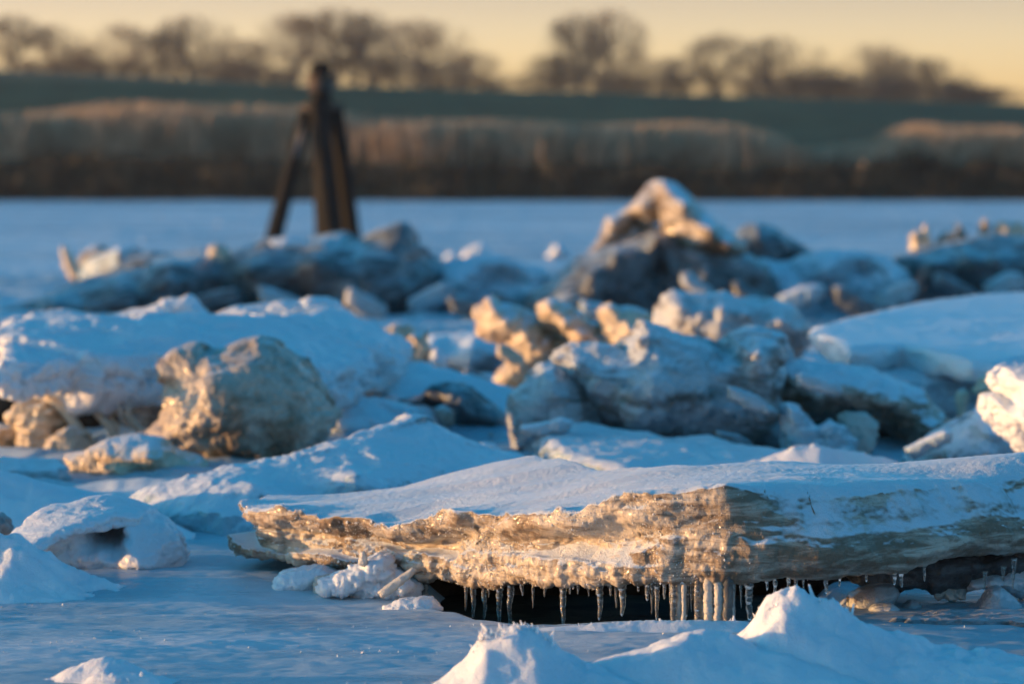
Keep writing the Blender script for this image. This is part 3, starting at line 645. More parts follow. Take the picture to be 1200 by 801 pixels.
relief('ice_shard', 'upright little ice splinter touching the underside of the floe', 'ice shard', [(420, 660), (423, 646), (427, 645), (431, 658), (428, 664)], 11.72, .03, M_CLOUDY, G, seed=15, vox=.004)
relief('ice_shard', 'low crumbled shard at the front foot of the biggest clear shard', 'ice shard', [(448, 712), (468, 702), (486, 700), (506, 700), (517, 712), (500, 722), (470, 720)], 11.5, .16, M_SNOWY, G, seed=16, fine=1.8)
G = 'rubble under the right half of the large floe'
relief('ice_lump', 'long rounded grey lump lying under the right half of the floe', 'ice lump', [(996, 720), (995, 698), (1008, 689), (1022, 685), (1046, 685), (1054, 693), (1045, 704), (1026, 713), (1010, 726)], 11.36, .22, M_BLOCK, G, seed=21, chip=.4, fine=.6)
relief('ice_lump', 'squat pale lump in front of the long rounded grey one', 'ice lump', [(1006, 728), (1010, 718), (1026, 708), (1044, 706), (1055, 714), (1058, 730)], 11.24, .2, M_SNOWY, G, seed=22, chip=.4, fine=.6)
relief('ice_lump', 'small dome of ice right of the squat pale lump', 'ice lump', [(1054, 730), (1056, 712), (1066, 703), (1078, 706), (1084, 730)], 11.3, .16, M_BLOCK, G, seed=23, chip=.4, fine=.6)
relief('ice_lump', 'blue peaked lump near the right edge below the floe', 'ice lump', [(1142, 724), (1148, 706), (1160, 690), (1171, 687), (1186, 698), (1200, 714), (1206, 726)], 11.28, .2, M_BLUE, G, seed=24, chip=.5, fine=.7)
relief('ice_lump', 'pale broken ledge under the floe at the right edge of the photo', 'ice lump', [(1130, 690), (1134, 677), (1160, 671), (1178, 671), (1190, 662), (1215, 652), (1270, 652), (1270, 700), (1190, 694), (1160, 687)], 11.45, .25, M_SNOWY, G, seed=25)
slab('ice_slab', 'low flat grey shelf in front of the rubble under the floe', 'ice slab', [(1040, 722, .02), (1090, 712, .03), (1180, 712, .03), (1290, 710, .035), (1290, 730, .02), (1180, 728, .015), (1100, 727, .012)], .05, M_GREY, rough=.5)

def frost_blades(parent, pts, Y, n, h0, seed):
    """ragged blades of refrozen snow along a crest"""
    r = np.random.default_rng(seed); P = np.array([atY(px, py, Y) for px, py in pts]); A, F = [], []
    t = r.uniform(0, len(P) - 1, n); i = t.astype(int); f = t - i
    for k in range(n):
        c = P[i[k]] * (1 - f[k]) + P[min(i[k] + 1, len(P) - 1)] * f[k] + np.array([0, r.normal(0, .018), -.012]); h = h0 * r.lognormal(-.3, .5); wd = h * r.uniform(.35, .9); th = h * r.uniform(.12, .3)
        a = r.uniform(0, math.pi); ux = np.array([math.cos(a), math.sin(a) * .7, 0]); uy = np.array([-math.sin(a), math.cos(a), 0]); ti = np.array([r.normal(-.15, .3), r.normal(0, .25), 1.0]) * h; b0 = len(A)
        for (sx, sz) in ((-1, 0), (1, 0), (.75, .5), (.25 + r.normal(0, .3), 1.0), (-.15, .82 * r.uniform(.6, 1.1)), (-.8, .45)):
            for sy in (-1, 1): A.append(c + ux * wd * sx * .5 + uy * th * sy * .5 * (1 - .6 * sz) + ti * sz)
        F.append([b0 + 2 * q for q in range(6)]); F.append([b0 + 2 * q + 1 for q in range(5, -1, -1)])
        for q in range(6): q2 = (q + 1) % 6; F.append([b0 + 2 * q, b0 + 2 * q + 1, b0 + 2 * q2 + 1, b0 + 2 * q2])
    return tag(link_mesh('frost_blades', np.array(A), F, M_RIME, parent=parent, smooth=False), kind='stuff')
# ------------------------------------------------------------------ snow heaps in front
G = 'snow heaps in front of the large floe'
HEAP1 = mound('snow_mound', 'sharp jagged snow heap at the bottom edge, left of the ice columns', 'snow heap', [(450, 836), (495, 808), (522, 794), (545, 772), (560, 748), (567, 738), (580, 741), (592, 736), (608, 733), (625, 734), (640, 741), (655, 757), (680, 772), (720, 784), (780, 797), (860, 812), (900, 826)], 9.6, .17, M_SNOW, G, .003, .0045, 31, 1.6, lump=1.4)
HEAP2 = mound('snow_mound', 'broad blue snow heap right of centre with frost blades on its crest', 'snow heap', [(740, 822), (800, 790), (845, 760), (880, 731), (896, 707), (914, 697), (932, 695), (946, 698), (953, 703), (962, 703), (975, 709), (998, 719), (1012, 729), (1040, 742), (1080, 749), (1132, 761), (1200, 772), (1280, 784), (1360, 800)], 9.9, .24, M_SNOW, G, .004, .005, 32, 1.9, sigb=.24, lump=1.5)
mound('snow_mound', 'low rounded snow swell between the jagged heap and the ice columns', 'snow heap', [(540, 822), (600, 806), (650, 790), (700, 775), (745, 760), (780, 747), (800, 741), (822, 739), (850, 744), (880, 753), (940, 766), (1000, 782), (1060, 806)], 9.75, .26, M_SNOW, G, .002, .006, 33, 2.0, sigb=.26, lump=1.5)
mound('snow_mound', 'small pointed snow heap at the lower left', 'snow heap', [(20, 806), (60, 793), (100, 779), (126, 769), (150, 776), (180, 789), (230, 803), (280, 812)], 9.75, .14, M_SNOW, G, .003, .005, 34, 1.6, lump=2.0)
HEAP3 = mound('snow_mound', 'sunlit frosty snow crest at the very bottom left corner', 'snow heap', [(70, 822), (92, 806), (105, 795), (122, 791), (142, 790), (165, 792), (182, 793), (192, 806), (215, 824)], 9.42, .09, M_SNOW, G, .006, .004, 35, 1.8)
mound('snow_mound', 'rounded snow heap at the left edge in front of the block with a dark hole', 'snow heap', [(-160, 640), (-60, 622), (0, 627), (22, 626), (42, 640), (64, 652), (84, 662), (104, 676), (150, 692)], 11.9, .22, M_SNOW, G, .004, .006, 36, 1.5, lump=2.2)
mound('snow_drift', 'long smooth wind drift at the left behind the block with a dark hole', 'snow drift', [(-260, 560), (-60, 548), (0, 554), (50, 562), (100, 574), (145, 583), (190, 606), (230, 628)], 13.75, .45, M_SNOW, None, .0, .009, 37, 1.9)
HEAP4 = mound('snow_drift', 'low drift of snow under the ice columns at the foot of the large floe', 'snow drift', [(520, 757), (560, 745), (620, 737), (700, 731), (760, 728), (820, 727), (860, 728), (885, 731), (940, 740), (1010, 757)], 10.78, .13, M_SNOW, None, .003, .0055, 38, 1.9)
frost_blades(HEAP4, [(600, 739), (700, 731), (760, 728), (820, 727), (860, 728), (900, 734)], 10.80, 420, .007, 8)
frost_blades(HEAP1, [(548, 776), (558, 752), (566, 738), (580, 740), (592, 736), (608, 733), (625, 734), (640, 741), (652, 752)], 9.60, 420, .011, 3)
frost_blades(HEAP2, [(884, 724), (900, 706), (916, 698), (932, 696), (946, 697), (960, 700), (975, 706), (998, 716)], 9.90, 420, .009, 4)
frost_blades(HEAP2, [(940, 698), (946, 697), (953, 702), (960, 698), (966, 702), (985, 708), (995, 712)], 9.90, 12, .019, 5)
frost_blades(HEAP3, [(95, 800), (110, 794), (125, 791), (142, 790), (165, 792), (180, 794)], 9.42, 260, .006, 6)

# ------------------------------------------------------------------ added ice ridges out of view, shaped to shade the blocks
for k, (lab, Y, p0, p1, z, dp) in enumerate([('farthest ice ridge out on the river left of the photo', 36, -480, -70, .85, 1.2), ('tallest ice ridge left of the photo, level with the back row', 33.5, -900, -260, 1.15, 1.4),
      ('middle ice ridge left of the photo, before the back row', 30.5, -720, -140, .8, 1.1), ('ice ridge left of the photo behind the table floe', 23.6, -640, -130, .60, .9), ('low ice ridge left of the photo beside the boulder', 19.0, -900, -380, .48, .7),
      ('flat ice ridge left of the photo beside the long blue floe', 14.8, -760, -260, .34, .5), ('nearest low ice ridge left of the photo', 12.6, -560, -200, .24, .4)]):
    rr = random.Random(60 + k); n = 9; top = CAM_H; q = [(p0, 200 + (CAM_H + .15) * FPX / Y)]
    for i in range(n):
        t = i / (n - 1); zz = .85 * z * (.45 + .55 * math.sin(math.pi * (.12 + .76 * t))) * rr.uniform(.72, 1.0); q.append((p0 + (p1 - p0) * (t * .94 + .03) + rr.uniform(-9, 9), 200 + (CAM_H - zz) * FPX / Y))
    q.append((p1, 200 + (CAM_H + .15) * FPX / Y)); relief('ice_ridge', lab, 'ice ridge', q, Y, dp, (M_BLOCK, M_GREY)[k % 2], 'added ice ridges casting shade from out of view', seed=310 + k)
# ------------------------------------------------------------------ left foreground block
HOLED = relief('ice_block', 'white ice block at the left with a dark hole below its overhanging crust', 'ice block',
       [(4, 690), (10, 640), (40, 618), (70, 606), (100, 598), (130, 594), (160, 592), (178, 596), (184, 604), (196, 611), (210, 624), (217, 642), (218, 662), (212, 690)], 12.64, .5, M_SNOWY,
       ctrl=[(108, 606, .02), (118, 612, -.22), (132, 606, -.26), (144, 612, -.26), (130, 622, -.18), (142, 624, -.16), (104, 622, .05), (156, 612, .05), (160, 630, .10), (128, 636, .05), (90, 630, .05), (175, 650, .12), (195, 640, .08), (110, 648, .06), (60, 640, .06), (70, 622, .13), (90, 612, .13), (104, 612, .11), (50, 632, .10)],
       seed=41, rough=.25, chip=.25, fine=.8, snowy=.3, strata=.008, vox=.0058, bevel=1.0, edge=.3)
slab('snow_crust', None, None, [(-10, 640, .10), (8, 624, .13), (30, 604, .18), (47, 593, .205), (64, 587, .215), (80, 587, .218), (100, 581, .232), (118, 577, .242), (138, 575, .246), (158, 580, .235), (174, 586, .215), (181, 592, .20), (176, 598, .19), (160, 603, .185), (140, 602, .19), (120, 606, .185), (100, 609, .18), (76, 618, .162), (50, 630, .135), (20, 645, .10)], .045, M_SNOWY, parent=HOLED, seed=43, rough=.5, chip=.4, fine=.9, vox=.0055, bevel=.8)
relief('ice_block', 'tiny dark broken lump at the left edge under the wind drift', 'ice block', [(-20, 630), (-14, 606), (0, 600), (10, 608), (12, 622), (8, 632)], 12.9, .2, M_GREY, seed=42)  # added lump, its dark tone paints the shade of an opening

# ------------------------------------------------------------------ middle distance, left
slab('ice_floe', 'long tilted blue floe behind the large one, its upper edge rimmed with sunlit snow', 'ice floe',
     [(150, 575, .10), (175, 566, .13), (205, 558, .16), (245, 548, .19), (300, 531, .23), (345, 520, .26), (400, 505, .30), (440, 492, .33), (478, 483, .35), (505, 488, .33), (530, 498, .30), (565, 516, .24), (605, 526, .2), (660, 545, .12),
      (640, 590, .03), (500, 605, .02), (380, 606, .03), (300, 612, .035), (260, 610, .045), (215, 602, .06), (178, 592, .075)], .17, M_BLUE, ctrl=[(300, 570, .15), (420, 550, .2), (500, 540, .2), (250, 585, .11)], seed=51, snowy=.5, rough=.8, fine=.7)
relief('ice_boulder', 'big brown grey ice boulder with a ragged sunlit left rim', 'ice boulder',
       [(120, 524), (150, 512), (172, 505), (184, 494), (192, 478), (187, 468), (190, 452), (184, 446), (186, 431), (194, 420), (208, 408), (230, 404), (239, 413), (256, 412), (280, 402), (304, 395), (322, 399), (335, 411), (352, 424), (367, 447), (384, 470), (395, 485), (388, 500), (372, 520), (360, 540), (240, 544), (200, 540), (150, 540)],
       16.9, .55, M_BOULDER, ctrl=[(250, 420, .12), (258, 440, .26), (256, 452, .27), (238, 470, .20), (215, 490, .16), (200, 512, .12), (300, 430, .20), (340, 450, .14), (300, 490, .26), (350, 500, .16), (225, 436, .04), (212, 450, .02)], seed=52, fine=1.2, rough=.6, chip=.7, lean=.12)
relief('ice_plate', 'sunlit folded plate of ice lying before the boulder', 'ice plate', [(78, 536), (92, 532), (130, 514), (170, 512), (192, 514), (206, 526), (238, 540), (250, 556), (205, 560), (160, 572), (100, 570), (92, 556)], 16.2, .4, M_GOLD, ctrl=[(180, 522, .1), (196, 530, .16), (150, 545, .10), (120, 540, .0)], seed=53, strata=.01)
relief('ice_lump', 'small pale lump left of the folded plate', 'ice lump', [(56, 566), (60, 550), (72, 545), (90, 546), (98, 556), (96, 568)], 16.6, .2, M_SNOWY, seed=54)
slab('ice_slab', 'thin dark edged shelf at the left margin below the sunlit ribs', 'ice slab', [(-60, 533, .13), (70, 535, .11), (82, 545, .09), (62, 553, .07), (-60, 552, .08)], .08, M_BLOCK, seed=55)
BIG = slab('ice_floe', 'thick table floe at the left with a crust of sunlit snow along its far edge', 'ice floe',
     [(-20, 440, .42), (0, 415, .50), (6, 382, .57), (40, 366, .62), (124, 369, .62), (180, 362, .63), (240, 365, .62), (300, 362, .62), (385, 358, .6), (420, 376, .52), (470, 402, .40), (440, 428, .36), (380, 432, .38), (300, 424, .42), (200, 420, .44), (100, 420, .45), (40, 424, .45)],
     .2, M_SNOWY, ctrl=[(60, 400, .52), (200, 395, .53), (330, 395, .5)], seed=56, under=.35, rough=.7, fine=1.5, chip=1.1, strata=.012)
for k, q in enumerate([[(30, 372), (42, 364), (80, 364), (125, 370), (170, 362), (196, 351), (214, 349), (220, 346), (226, 353), (240, 366), (250, 376), (40, 382)],
                       [(240, 372), (270, 362), (300, 357), (330, 352), (350, 354), (362, 349), (395, 353), (402, 362), (420, 376), (400, 384), (240, 380)], [(2, 392), (8, 376), (20, 370), (30, 376), (26, 400), (14, 418), (4, 412)], [(148, 424), (150, 414), (160, 411), (168, 418), (166, 428)],
                       [(372, 384), (376, 372), (382, 368), (388, 378), (386, 388)]]):
    relief('snow_crust', None, None, q, (20.3, 20.2, 19.6, 17.55, 19.4)[k], (.4, .4, .3, .12, .12)[k], M_SNOWY, parent=BIG, seed=60 + k, fine=1.3)
def rib(pts, r0, r1, Y, sd, parent, name='ice_rib', mat=None, wob=.012):
    P = np.array([atY(px, py, Y + dy) for px, py, dy in pts]); t = np.linspace(0, 1, len(P)); tt = np.linspace(0, 1, 46)
    Q = np.c_[[np.interp(tt, t, P[:, k]) for k in range(3)]].T; q = np.c_[tt * 3, tt * 0 + sd, tt * 0]
    for k in range(3): Q[:, k] += wob * fbm(q + 9 * k, 2.2, 3, sd + k)
    for _ in range(3): Q[1:-1] = .5 * Q[1:-1] + .25 * (Q[:-2] + Q[2:])
    V, F = tube(Q, (r0 + (r1 - r0) * tt) * (1 + .35 * fbm(q, 5, 3, sd + 5)), 10); return link_mesh(name, V, F, mat or M_GOLD, parent=parent)
rib([(18, 448, 0), (42, 450, -.02), (56, 466, -.05), (82, 488, -.08), (96, 508, -.1), (116, 526, -.1)], .020, .026, 17.5, 3, BIG)
rib([(78, 452, 0), (99, 470, 0), (128, 486, -.04), (136, 506, -.05), (137, 518, -.05)], .022, .014, 17.6, 5, BIG)
rib([(100, 462, 0), (112, 482, -.03), (128, 500, -.05), (140, 520, -.05)], .022, .014, 17.5, 9, BIG)
rib([(128, 470, 0), (150, 490, -.03), (166, 506, -.05), (176, 520, -.05)], .026, .016, 17.6, 11, BIG)
for k, (px, y0, y1, wr) in enumerate([(60, 452, 472, .014), (68, 455, 466, .01), (79, 456, 474, .016), (90, 462, 490, .018), (95, 460, 484, .012), (27, 448, 460, .014), (106, 466, 486, .012), (140, 470, 492, .012), (150, 468, 486, .01), (118, 470, 498, .014)]):
    rib([(px, y0, 0), (px + 1, (y0 + y1) / 2, 0), (px + 1, y1, 0)], wr, .004, 17.45, 40 + k, BIG, 'icicle', M_CLOUDY, .004)
G = 'sunlit rubble under the table floe'
relief('ice_lump', 'tallest golden lump standing under the table floe', 'ice lump', [(14, 486), (27, 472), (55, 469), (66, 483), (74, 499), (61, 511), (63, 530), (62, 542), (16, 545), (22, 512), (25, 498)], 17.5, .3, M_GOLD, G, seed=71, chip=2.0, fine=1.8)
relief('ice_lump', 'golden rounded lump right of the tallest one under the table floe', 'ice lump', [(58, 522), (66, 508), (80, 499), (96, 508), (100, 530), (98, 546), (62, 546)], 17.3, .25, M_GOLD, G, seed=72, chip=2.0, fine=1.8)
relief('ice_lump', 'sunlit lump cut by the left edge of the photo under the table floe', 'ice lump', [(-40, 545), (-30, 505), (-4, 498), (12, 500), (18, 510), (14, 530), (16, 545)], 17.7, .3, M_GOLD, G, seed=73, chip=2.0, fine=1.8)
relief('ice_lump', 'brown lump under the table floe close to the boulder tail', 'ice lump', [(100, 545), (104, 524), (116, 510), (132, 514), (142, 530), (146, 545)], 17.5, .25, M_DIRTY, G, seed=74)
relief('dirty_block', 'dark brown block in the shade at the back of the hollow under the table floe', 'ice block', [(-60, 545), (-60, 452), (40, 448), (130, 462), (200, 468), (200, 545)], 18.9, .5, M_MUD_SHADE, seed=75, rough=.5)  # dirty backdrop with the cavity's shade painted into its colour
relief('ice_block', 'grey block in the shade between the table floe and the boulder', 'ice block', [(130, 540), (134, 470), (160, 466), (200, 468), (210, 540)], 18.75, .3, M_GREY, seed=76)

# ------------------------------------------------------------------ middle distance, centre
slab('ice_shelf', 'low snowy shelf right of the boulder with a small sunlit step', 'ice slab', [(340, 436, .30), (370, 416, .34), (430, 414, .34), (505, 424, .32), (560, 440, .26), (620, 462, .16), (650, 482, .08), (610, 502, .02), (560, 490, .08), (500, 474, .16), (470, 470, .17), (440, 456, .21), (400, 452, .24), (360, 448, .26)], .13, M_SNOWY, seed=81, ctrl=[(480, 440, .27)])
slab('ice_shelf', 'thin step of rough ice below the snowy shelf, right of the boulder', 'ice slab', [(350, 470, .2), (380, 455, .24), (430, 462, .22), (490, 478, .16), (520, 490, .08), (470, 498, .08), (400, 492, .12)], .1, M_SNOWY, seed=82)
relief('ice_block', 'dark wet rounded ice block with a hollow, right of the snowy shelf', 'ice block', [(470, 470), (482, 467), (496, 462), (508, 450), (522, 446), (538, 447), (553, 455), (572, 470), (590, 484), (597, 497), (590, 506), (520, 506), (510, 482), (492, 474)], 18.9, .4, M_GREY, ctrl=[(500, 468, -.12), (514, 478, -.14), (540, 470, .1)], seed=83)
relief('ice_lump', 'little brown sunlit stub at the left end of the dark wet block', 'ice lump', [(508, 478), (520, 474), (530, 482), (531, 498), (520, 502), (512, 490)], 18.5, .12, M_DIRTY, seed=84)
G = 'small sunlit lumps on the snowy shelf'
relief('ice_lump', 'pale clear ice lump standing on the snowy shelf, the top one of three', 'ice lump', [(447, 405), (450, 386), (462, 380), (478, 381), (485, 390), (482, 410), (460, 415)], 21.0, .2, M_GOLD, G, seed=85, chip=2.0, fine=1.8)
relief('ice_lump', 'amber edged ice lump on the snowy shelf, the biggest of three', 'ice lump', [(448, 425), (452, 412), (466, 406), (484, 390), (498, 390), (502, 408), (501, 428), (485, 431), (460, 430)], 20.9, .24, M_GOLD, G, seed=86, chip=1.6)
relief('ice_lump', 'smallest ice lump on the snowy shelf, just right of the amber edged one', 'ice lump', [(503, 424), (506, 410), (513, 407), (521, 418), (524, 430), (504, 430)], 20.8, .14, M_SNOWY, G, seed=87)
relief('ice_lump', 'faint whitish lump on the left of the three sunlit ones', 'ice lump', [(432, 412), (433, 390), (442, 386), (452, 398), (452, 414), (444, 418)], 21.4, .14, M_SNOWY, G, seed=88)
relief('ice_block', 'smooth blue square edged block behind the sunlit lumps', 'ice block', [(490, 440), (496, 402), (505, 393), (548, 389), (606, 391), (612, 430), (600, 442)], 24.4, .9, M_BLUE, ctrl=[(505, 402, .35), (555, 399, .38), (600, 400, .35), (550, 425, .4)], seed=89, rough=.4, chip=.3, fine=.5)
G = 'sunlit plates jammed in the centre'
relief('ice_plate', 'left one of the sunlit plates in the centre, pointing up to the left', 'ice plate', [(556, 367), (560, 360), (567, 355), (570, 350), (577, 348), (587, 355), (606, 360), (630, 372), (650, 381), (672, 393), (664, 408), (640, 418), (622, 430), (608, 446), (584, 446), (588, 436), (596, 424), (602, 410), (594, 401), (596, 394), (578, 396), (562, 391), (566, 378)],
       21.9, .42, M_GOLD, G, ctrl=[(580, 362, .12), (597, 378, .16), (615, 395, .20), (635, 412, .22), (610, 372, .0), (640, 385, -.05), (650, 395, -.04)], seed=91, chip=1.1, fine=1.5)
relief('ice_plate', 'middle one of the sunlit plates in the centre, with a knobbed tip', 'ice plate', [(630, 368), (632, 354), (640, 350), (651, 349), (657, 354), (668, 357), (680, 366), (692, 378), (716, 378), (726, 402), (712, 416), (690, 414), (672, 402), (656, 386), (645, 380), (634, 374)],
       21.7, .34, M_GOLD, G, ctrl=[(642, 358, .08), (662, 378, .16), (680, 394, .2), (695, 400, .2), (672, 366, .0), (700, 388, -.04)], seed=92, chip=1.1, fine=1.5)
relief('ice_plate', 'right one of the sunlit plates in the centre, crumpled and grey on top', 'ice plate', [(700, 364), (706, 358), (716, 354), (724, 360), (740, 361), (757, 366), (758, 378), (769, 400), (765, 412), (735, 412), (718, 402), (708, 382)], 21.4, .42, M_GOLD, G, ctrl=[(728, 372, .0), (735, 388, .12), (755, 398, .14)], seed=93, chip=1.8, fine=1.6)
relief('ice_lump', 'tiny sunlit crumb perched between the middle and the right sunlit plates', 'ice lump', [(702, 370), (703, 361), (712, 355), (722, 359), (724, 368), (716, 373)], 21.5, .1, M_GOLD, seed=94)
relief('ice_block', 'large blue grey block in the centre beneath the sunlit plates', 'ice block', [(650, 420), (668, 404), (700, 402), (732, 408), (752, 374), (776, 382), (803, 393), (831, 402), (846, 412), (852, 402), (861, 395), (886, 392), (907, 396), (915, 411), (918, 445), (911, 462), (922, 495), (932, 522), (900, 530), (820, 528), (740, 520), (706, 502), (690, 476), (675, 456), (662, 438)],
       17.6, .9, M_BLOCK, ctrl=[(672, 425, .20), (690, 450, .14), (720, 430, .10), (760, 440, .26), (740, 480, .20), (780, 400, .02), (800, 430, .12), (830, 440, .14), (880, 410, .16), (880, 450, .08), (860, 455, -.02), (850, 475, .10), (900, 480, .12), (790, 505, -.06), (720, 495, -.05), (850, 505, .0)], seed=95, rough=.9, fine=1.2)
relief('ice_lump', 'bluish peaked lump in front of the left sunlit plate', 'ice lump', [(596, 482), (600, 462), (620, 444), (634, 428), (650, 426), (667, 440), (682, 456), (694, 474), (696, 500), (690, 530), (600, 530)], 17.3, .4, M_BLOCK, ctrl=[(650, 440, .08), (660, 460, .12), (630, 460, .1)], seed=96)
slab('ice_slab', 'flat blue slab right behind the large floe, its left end ribbed', 'ice slab', [(626, 508, .16), (650, 496, .19), (690, 492, .2), (735, 500, .18), (790, 507, .17), (835, 506, .17), (885, 521, .14), (945, 531, .11), (1010, 541, .08), (1060, 560, .04), (960, 566, .04), (870, 562, .06), (800, 560, .07), (740, 552, .09), (690, 540, .11), (650, 526, .14)], .15, M_BLUE, seed=97, strata=.006, ctrl=[(760, 530, .13)])
relief('ice_lump', 'small sunlit crumbs at the front edge of the flat blue slab', 'ice lump', [(778, 560), (782, 551), (796, 547), (808, 551), (826, 550), (834, 560), (810, 566)], 15.7, .12, M_GOLD, seed=98)
mound('snow_drift', 'low sunlit snow bank behind the right half of the large floe', 'snow drift', [(860, 548), (900, 535), (930, 526), (955, 523), (985, 527), (1020, 536), (1080, 550)], 15.6, .25, M_SNOW, None, .004, .009, 99)
relief('ice_block', 'long sloping snowy block behind the centre cluster, a brown patch on its right', 'ice block', [(766, 378), (772, 368), (778, 356), (780, 346), (789, 341), (806, 346), (830, 345), (847, 343), (872, 351), (905, 352), (927, 360), (946, 377), (957, 394), (950, 402), (940, 420), (900, 428), (820, 420), (775, 395)], 23.2, .7, M_BLOCK,
       ctrl=[(795, 358, .12), (800, 372, .05), (840, 358, .22), (870, 366, .2), (910, 372, .25), (930, 386, .22), (880, 392, -.1), (930, 402, -.1), (840, 390, .1)], seed=101)

# ------------------------------------------------------------------ middle distance, right
slab('ice_floe', 'smooth pale tilted floe at the right with a sunlit ragged lower edge', 'ice floe', [(956, 392, .475), (963, 380, .50), (990, 371, .52), (1026, 363, .54), (1078, 352, .55), (1141, 344, .56), (1200, 341, .57), (1310, 336, .57), (1310, 414, .41), (1200, 418, .40), (1170, 424, .385), (1135, 421, .395), (1101, 412, .42), (1055, 404, .44), (1020, 405, .445), (995, 405, .45), (975, 399, .46)], .125, M_SNOWY, seed=111, rough=.25, chip=.3, fine=.7, under=.6)
relief('ice_block', 'shaded blue block carrying the smooth pale tilted floe', 'ice block', [(1000, 440), (1060, 432), (1130, 440), (1180, 446), (1190, 480), (1170, 505), (1120, 510), (1050, 495), (1010, 460)], 19.0, .5, M_BLUE, seed=112)
relief('ice_lump', 'sunlit broken lump under the right end of the smooth pale floe', 'ice lump', [(1142, 458), (1148, 444), (1160, 436), (1176, 434), (1190, 448), (1186, 462), (1160, 464)], 17.9, .25, M_GOLD, seed=113, chip=2.0, fine=1.8)
relief('ice_lump', 'glinting knob of ice below the smooth pale floe', 'ice lump', [(1120, 468), (1122, 458), (1130, 455), (1136, 462), (1133, 470), (1128, 490), (1124, 490)], 17.9, .1, M_GOLD, seed=114)
relief('ice_block', 'dirty curved slab on the right with a dark cave under it', 'ice block', [(905, 432), (918, 425), (950, 426), (983, 428), (1015, 435), (1049, 447), (1078, 456), (1094, 477), (1120, 500), (1116, 520), (1092, 530), (1070, 532), (1052, 508), (1032, 494), (997, 481), (957, 486), (930, 478), (905, 472)], 17.7, .55, M_DIRTY,
       ctrl=[(950, 440, .10), (950, 462, .14), (1000, 450, .16), (1040, 465, .2), (1080, 495, .2), (1000, 470, .12)], seed=115, strata=.012, rough=.7)
relief('dirty_block', 'black shaded block at the back of the cave under the dirty curved slab', 'ice block', [(930, 560), (940, 478), (1040, 492), (1080, 520), (1090, 560)], 18.3, .3, M_MUD_SHADE, seed=116, rough=.5)  # added dark chunk, the hole's shadow is painted into its tone
G = 'small clear blocks by the cave'
relief('ice_shard', 'pointed blue shard left of the cave under the dirty curved slab', 'ice shard', [(918, 545), (914, 500), (922, 474), (936, 477), (946, 492), (958, 500), (974, 492), (990, 500), (1004, 516), (1008, 548)], 16.9, .25, M_BLUE, G, seed=117, chip=1.6)
relief('ice_shard', 'glassy block with a pale right edge at the mouth of the cave', 'ice shard', [(984, 490), (990, 481), (1014, 483), (1029, 497), (1023, 520), (1012, 540), (1000, 546), (990, 520)], 17.1, .2, M_CLOUDY, G, seed=118, chip=1.4)
relief('ice_block', 'blue glazed sloping block at the right, in front of the cave', 'ice block', [(1040, 562), (1055, 545), (1069, 531), (1095, 509), (1112, 500), (1135, 488), (1153, 477), (1170, 494), (1190, 508), (1197, 530), (1205, 562)], 16.7, .5, M_BLUE, ctrl=[(1100, 530, .15), (1150, 500, .12), (1150, 530, .16)], seed=119, strata=.008)
relief('ice_block', 'sunlit frosty block cut off by the right edge of the photo', 'ice block', [(1157, 472), (1160, 466), (1168, 464), (1178, 468), (1176, 456), (1170, 440), (1178, 429), (1200, 426), (1250, 420), (1270, 450), (1270, 560), (1216, 560), (1203, 530), (1198, 520), (1188, 510), (1170, 497), (1160, 482)], 15.6, .5, M_SNOWY, ctrl=[(1195, 460, .15), (1190, 485, .16)], seed=120, fine=1.3)

# ------------------------------------------------------------------ back row
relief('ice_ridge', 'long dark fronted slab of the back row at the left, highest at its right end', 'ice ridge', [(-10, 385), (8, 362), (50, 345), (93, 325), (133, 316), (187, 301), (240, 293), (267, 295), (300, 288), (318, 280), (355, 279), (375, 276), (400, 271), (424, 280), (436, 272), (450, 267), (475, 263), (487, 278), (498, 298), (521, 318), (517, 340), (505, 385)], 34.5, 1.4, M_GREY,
       ctrl=[(80, 352, .5), (150, 338, .55), (213, 326, .6), (300, 310, .65), (380, 306, .65), (430, 300, .4), (460, 300, .3), (300, 350, .5), (200, 365, .5), (420, 345, .6), (470, 340, .5), (280, 335, .15), (350, 360, .1)], seed=121, fine=.8)
relief('snow_lump', 'sunlit lump sitting on the middle of the long dark fronted slab', 'snow lump', [(243, 305), (245, 290), (254, 284), (264, 288), (270, 300), (268, 310)], 34.0, .2, M_GOLD, seed=122)
relief('snow_lump', 'low sunlit crust on the long dark slab right below the timber dolphin', 'snow lump', [(314, 292), (318, 281), (336, 277), (356, 279), (362, 290), (340, 296)], 34.0, .25, M_SNOWY, seed=123)
G = 'chips on the open ice at the left'
relief('ice_chip', 'leaf shaped upright chip with a sunlit edge on the open ice at the left', 'ice chip', [(72, 290), (76, 288), (82, 298), (90, 308), (96, 323), (92, 331), (82, 326), (76, 314)], 43.0, .3, M_GOLD, G, seed=124)
relief('ice_chip', 'blunt chip with a brown sunlit face right of the leaf shaped one', 'ice chip', [(92, 312), (98, 294), (108, 290), (118, 287), (126, 297), (134, 290), (142, 302), (150, 318)], 43.5, .4, M_DIRTY, G, seed=125)
slab('ice_slab', 'low blue slab lying behind the two chips at the left', 'ice slab', [(95, 306, .35), (140, 288, .55), (190, 292, .45), (215, 302, .3), (180, 318, .2), (110, 322, .2)], .3, M_BLUE, seed=126)
relief('ice_ridge', 'low blue heap of the back row in the middle, with dark hollows', 'ice ridge', [(488, 385), (496, 330), (512, 314), (528, 306), (545, 304), (565, 300), (588, 302), (615, 310), (640, 316), (655, 330), (655, 385)], 34.5, 1.1, M_BLUE, ctrl=[(540, 325, .3), (578, 330, -.25), (605, 330, -.25), (620, 345, .2), (560, 355, .3), (520, 350, .2)], seed=127)
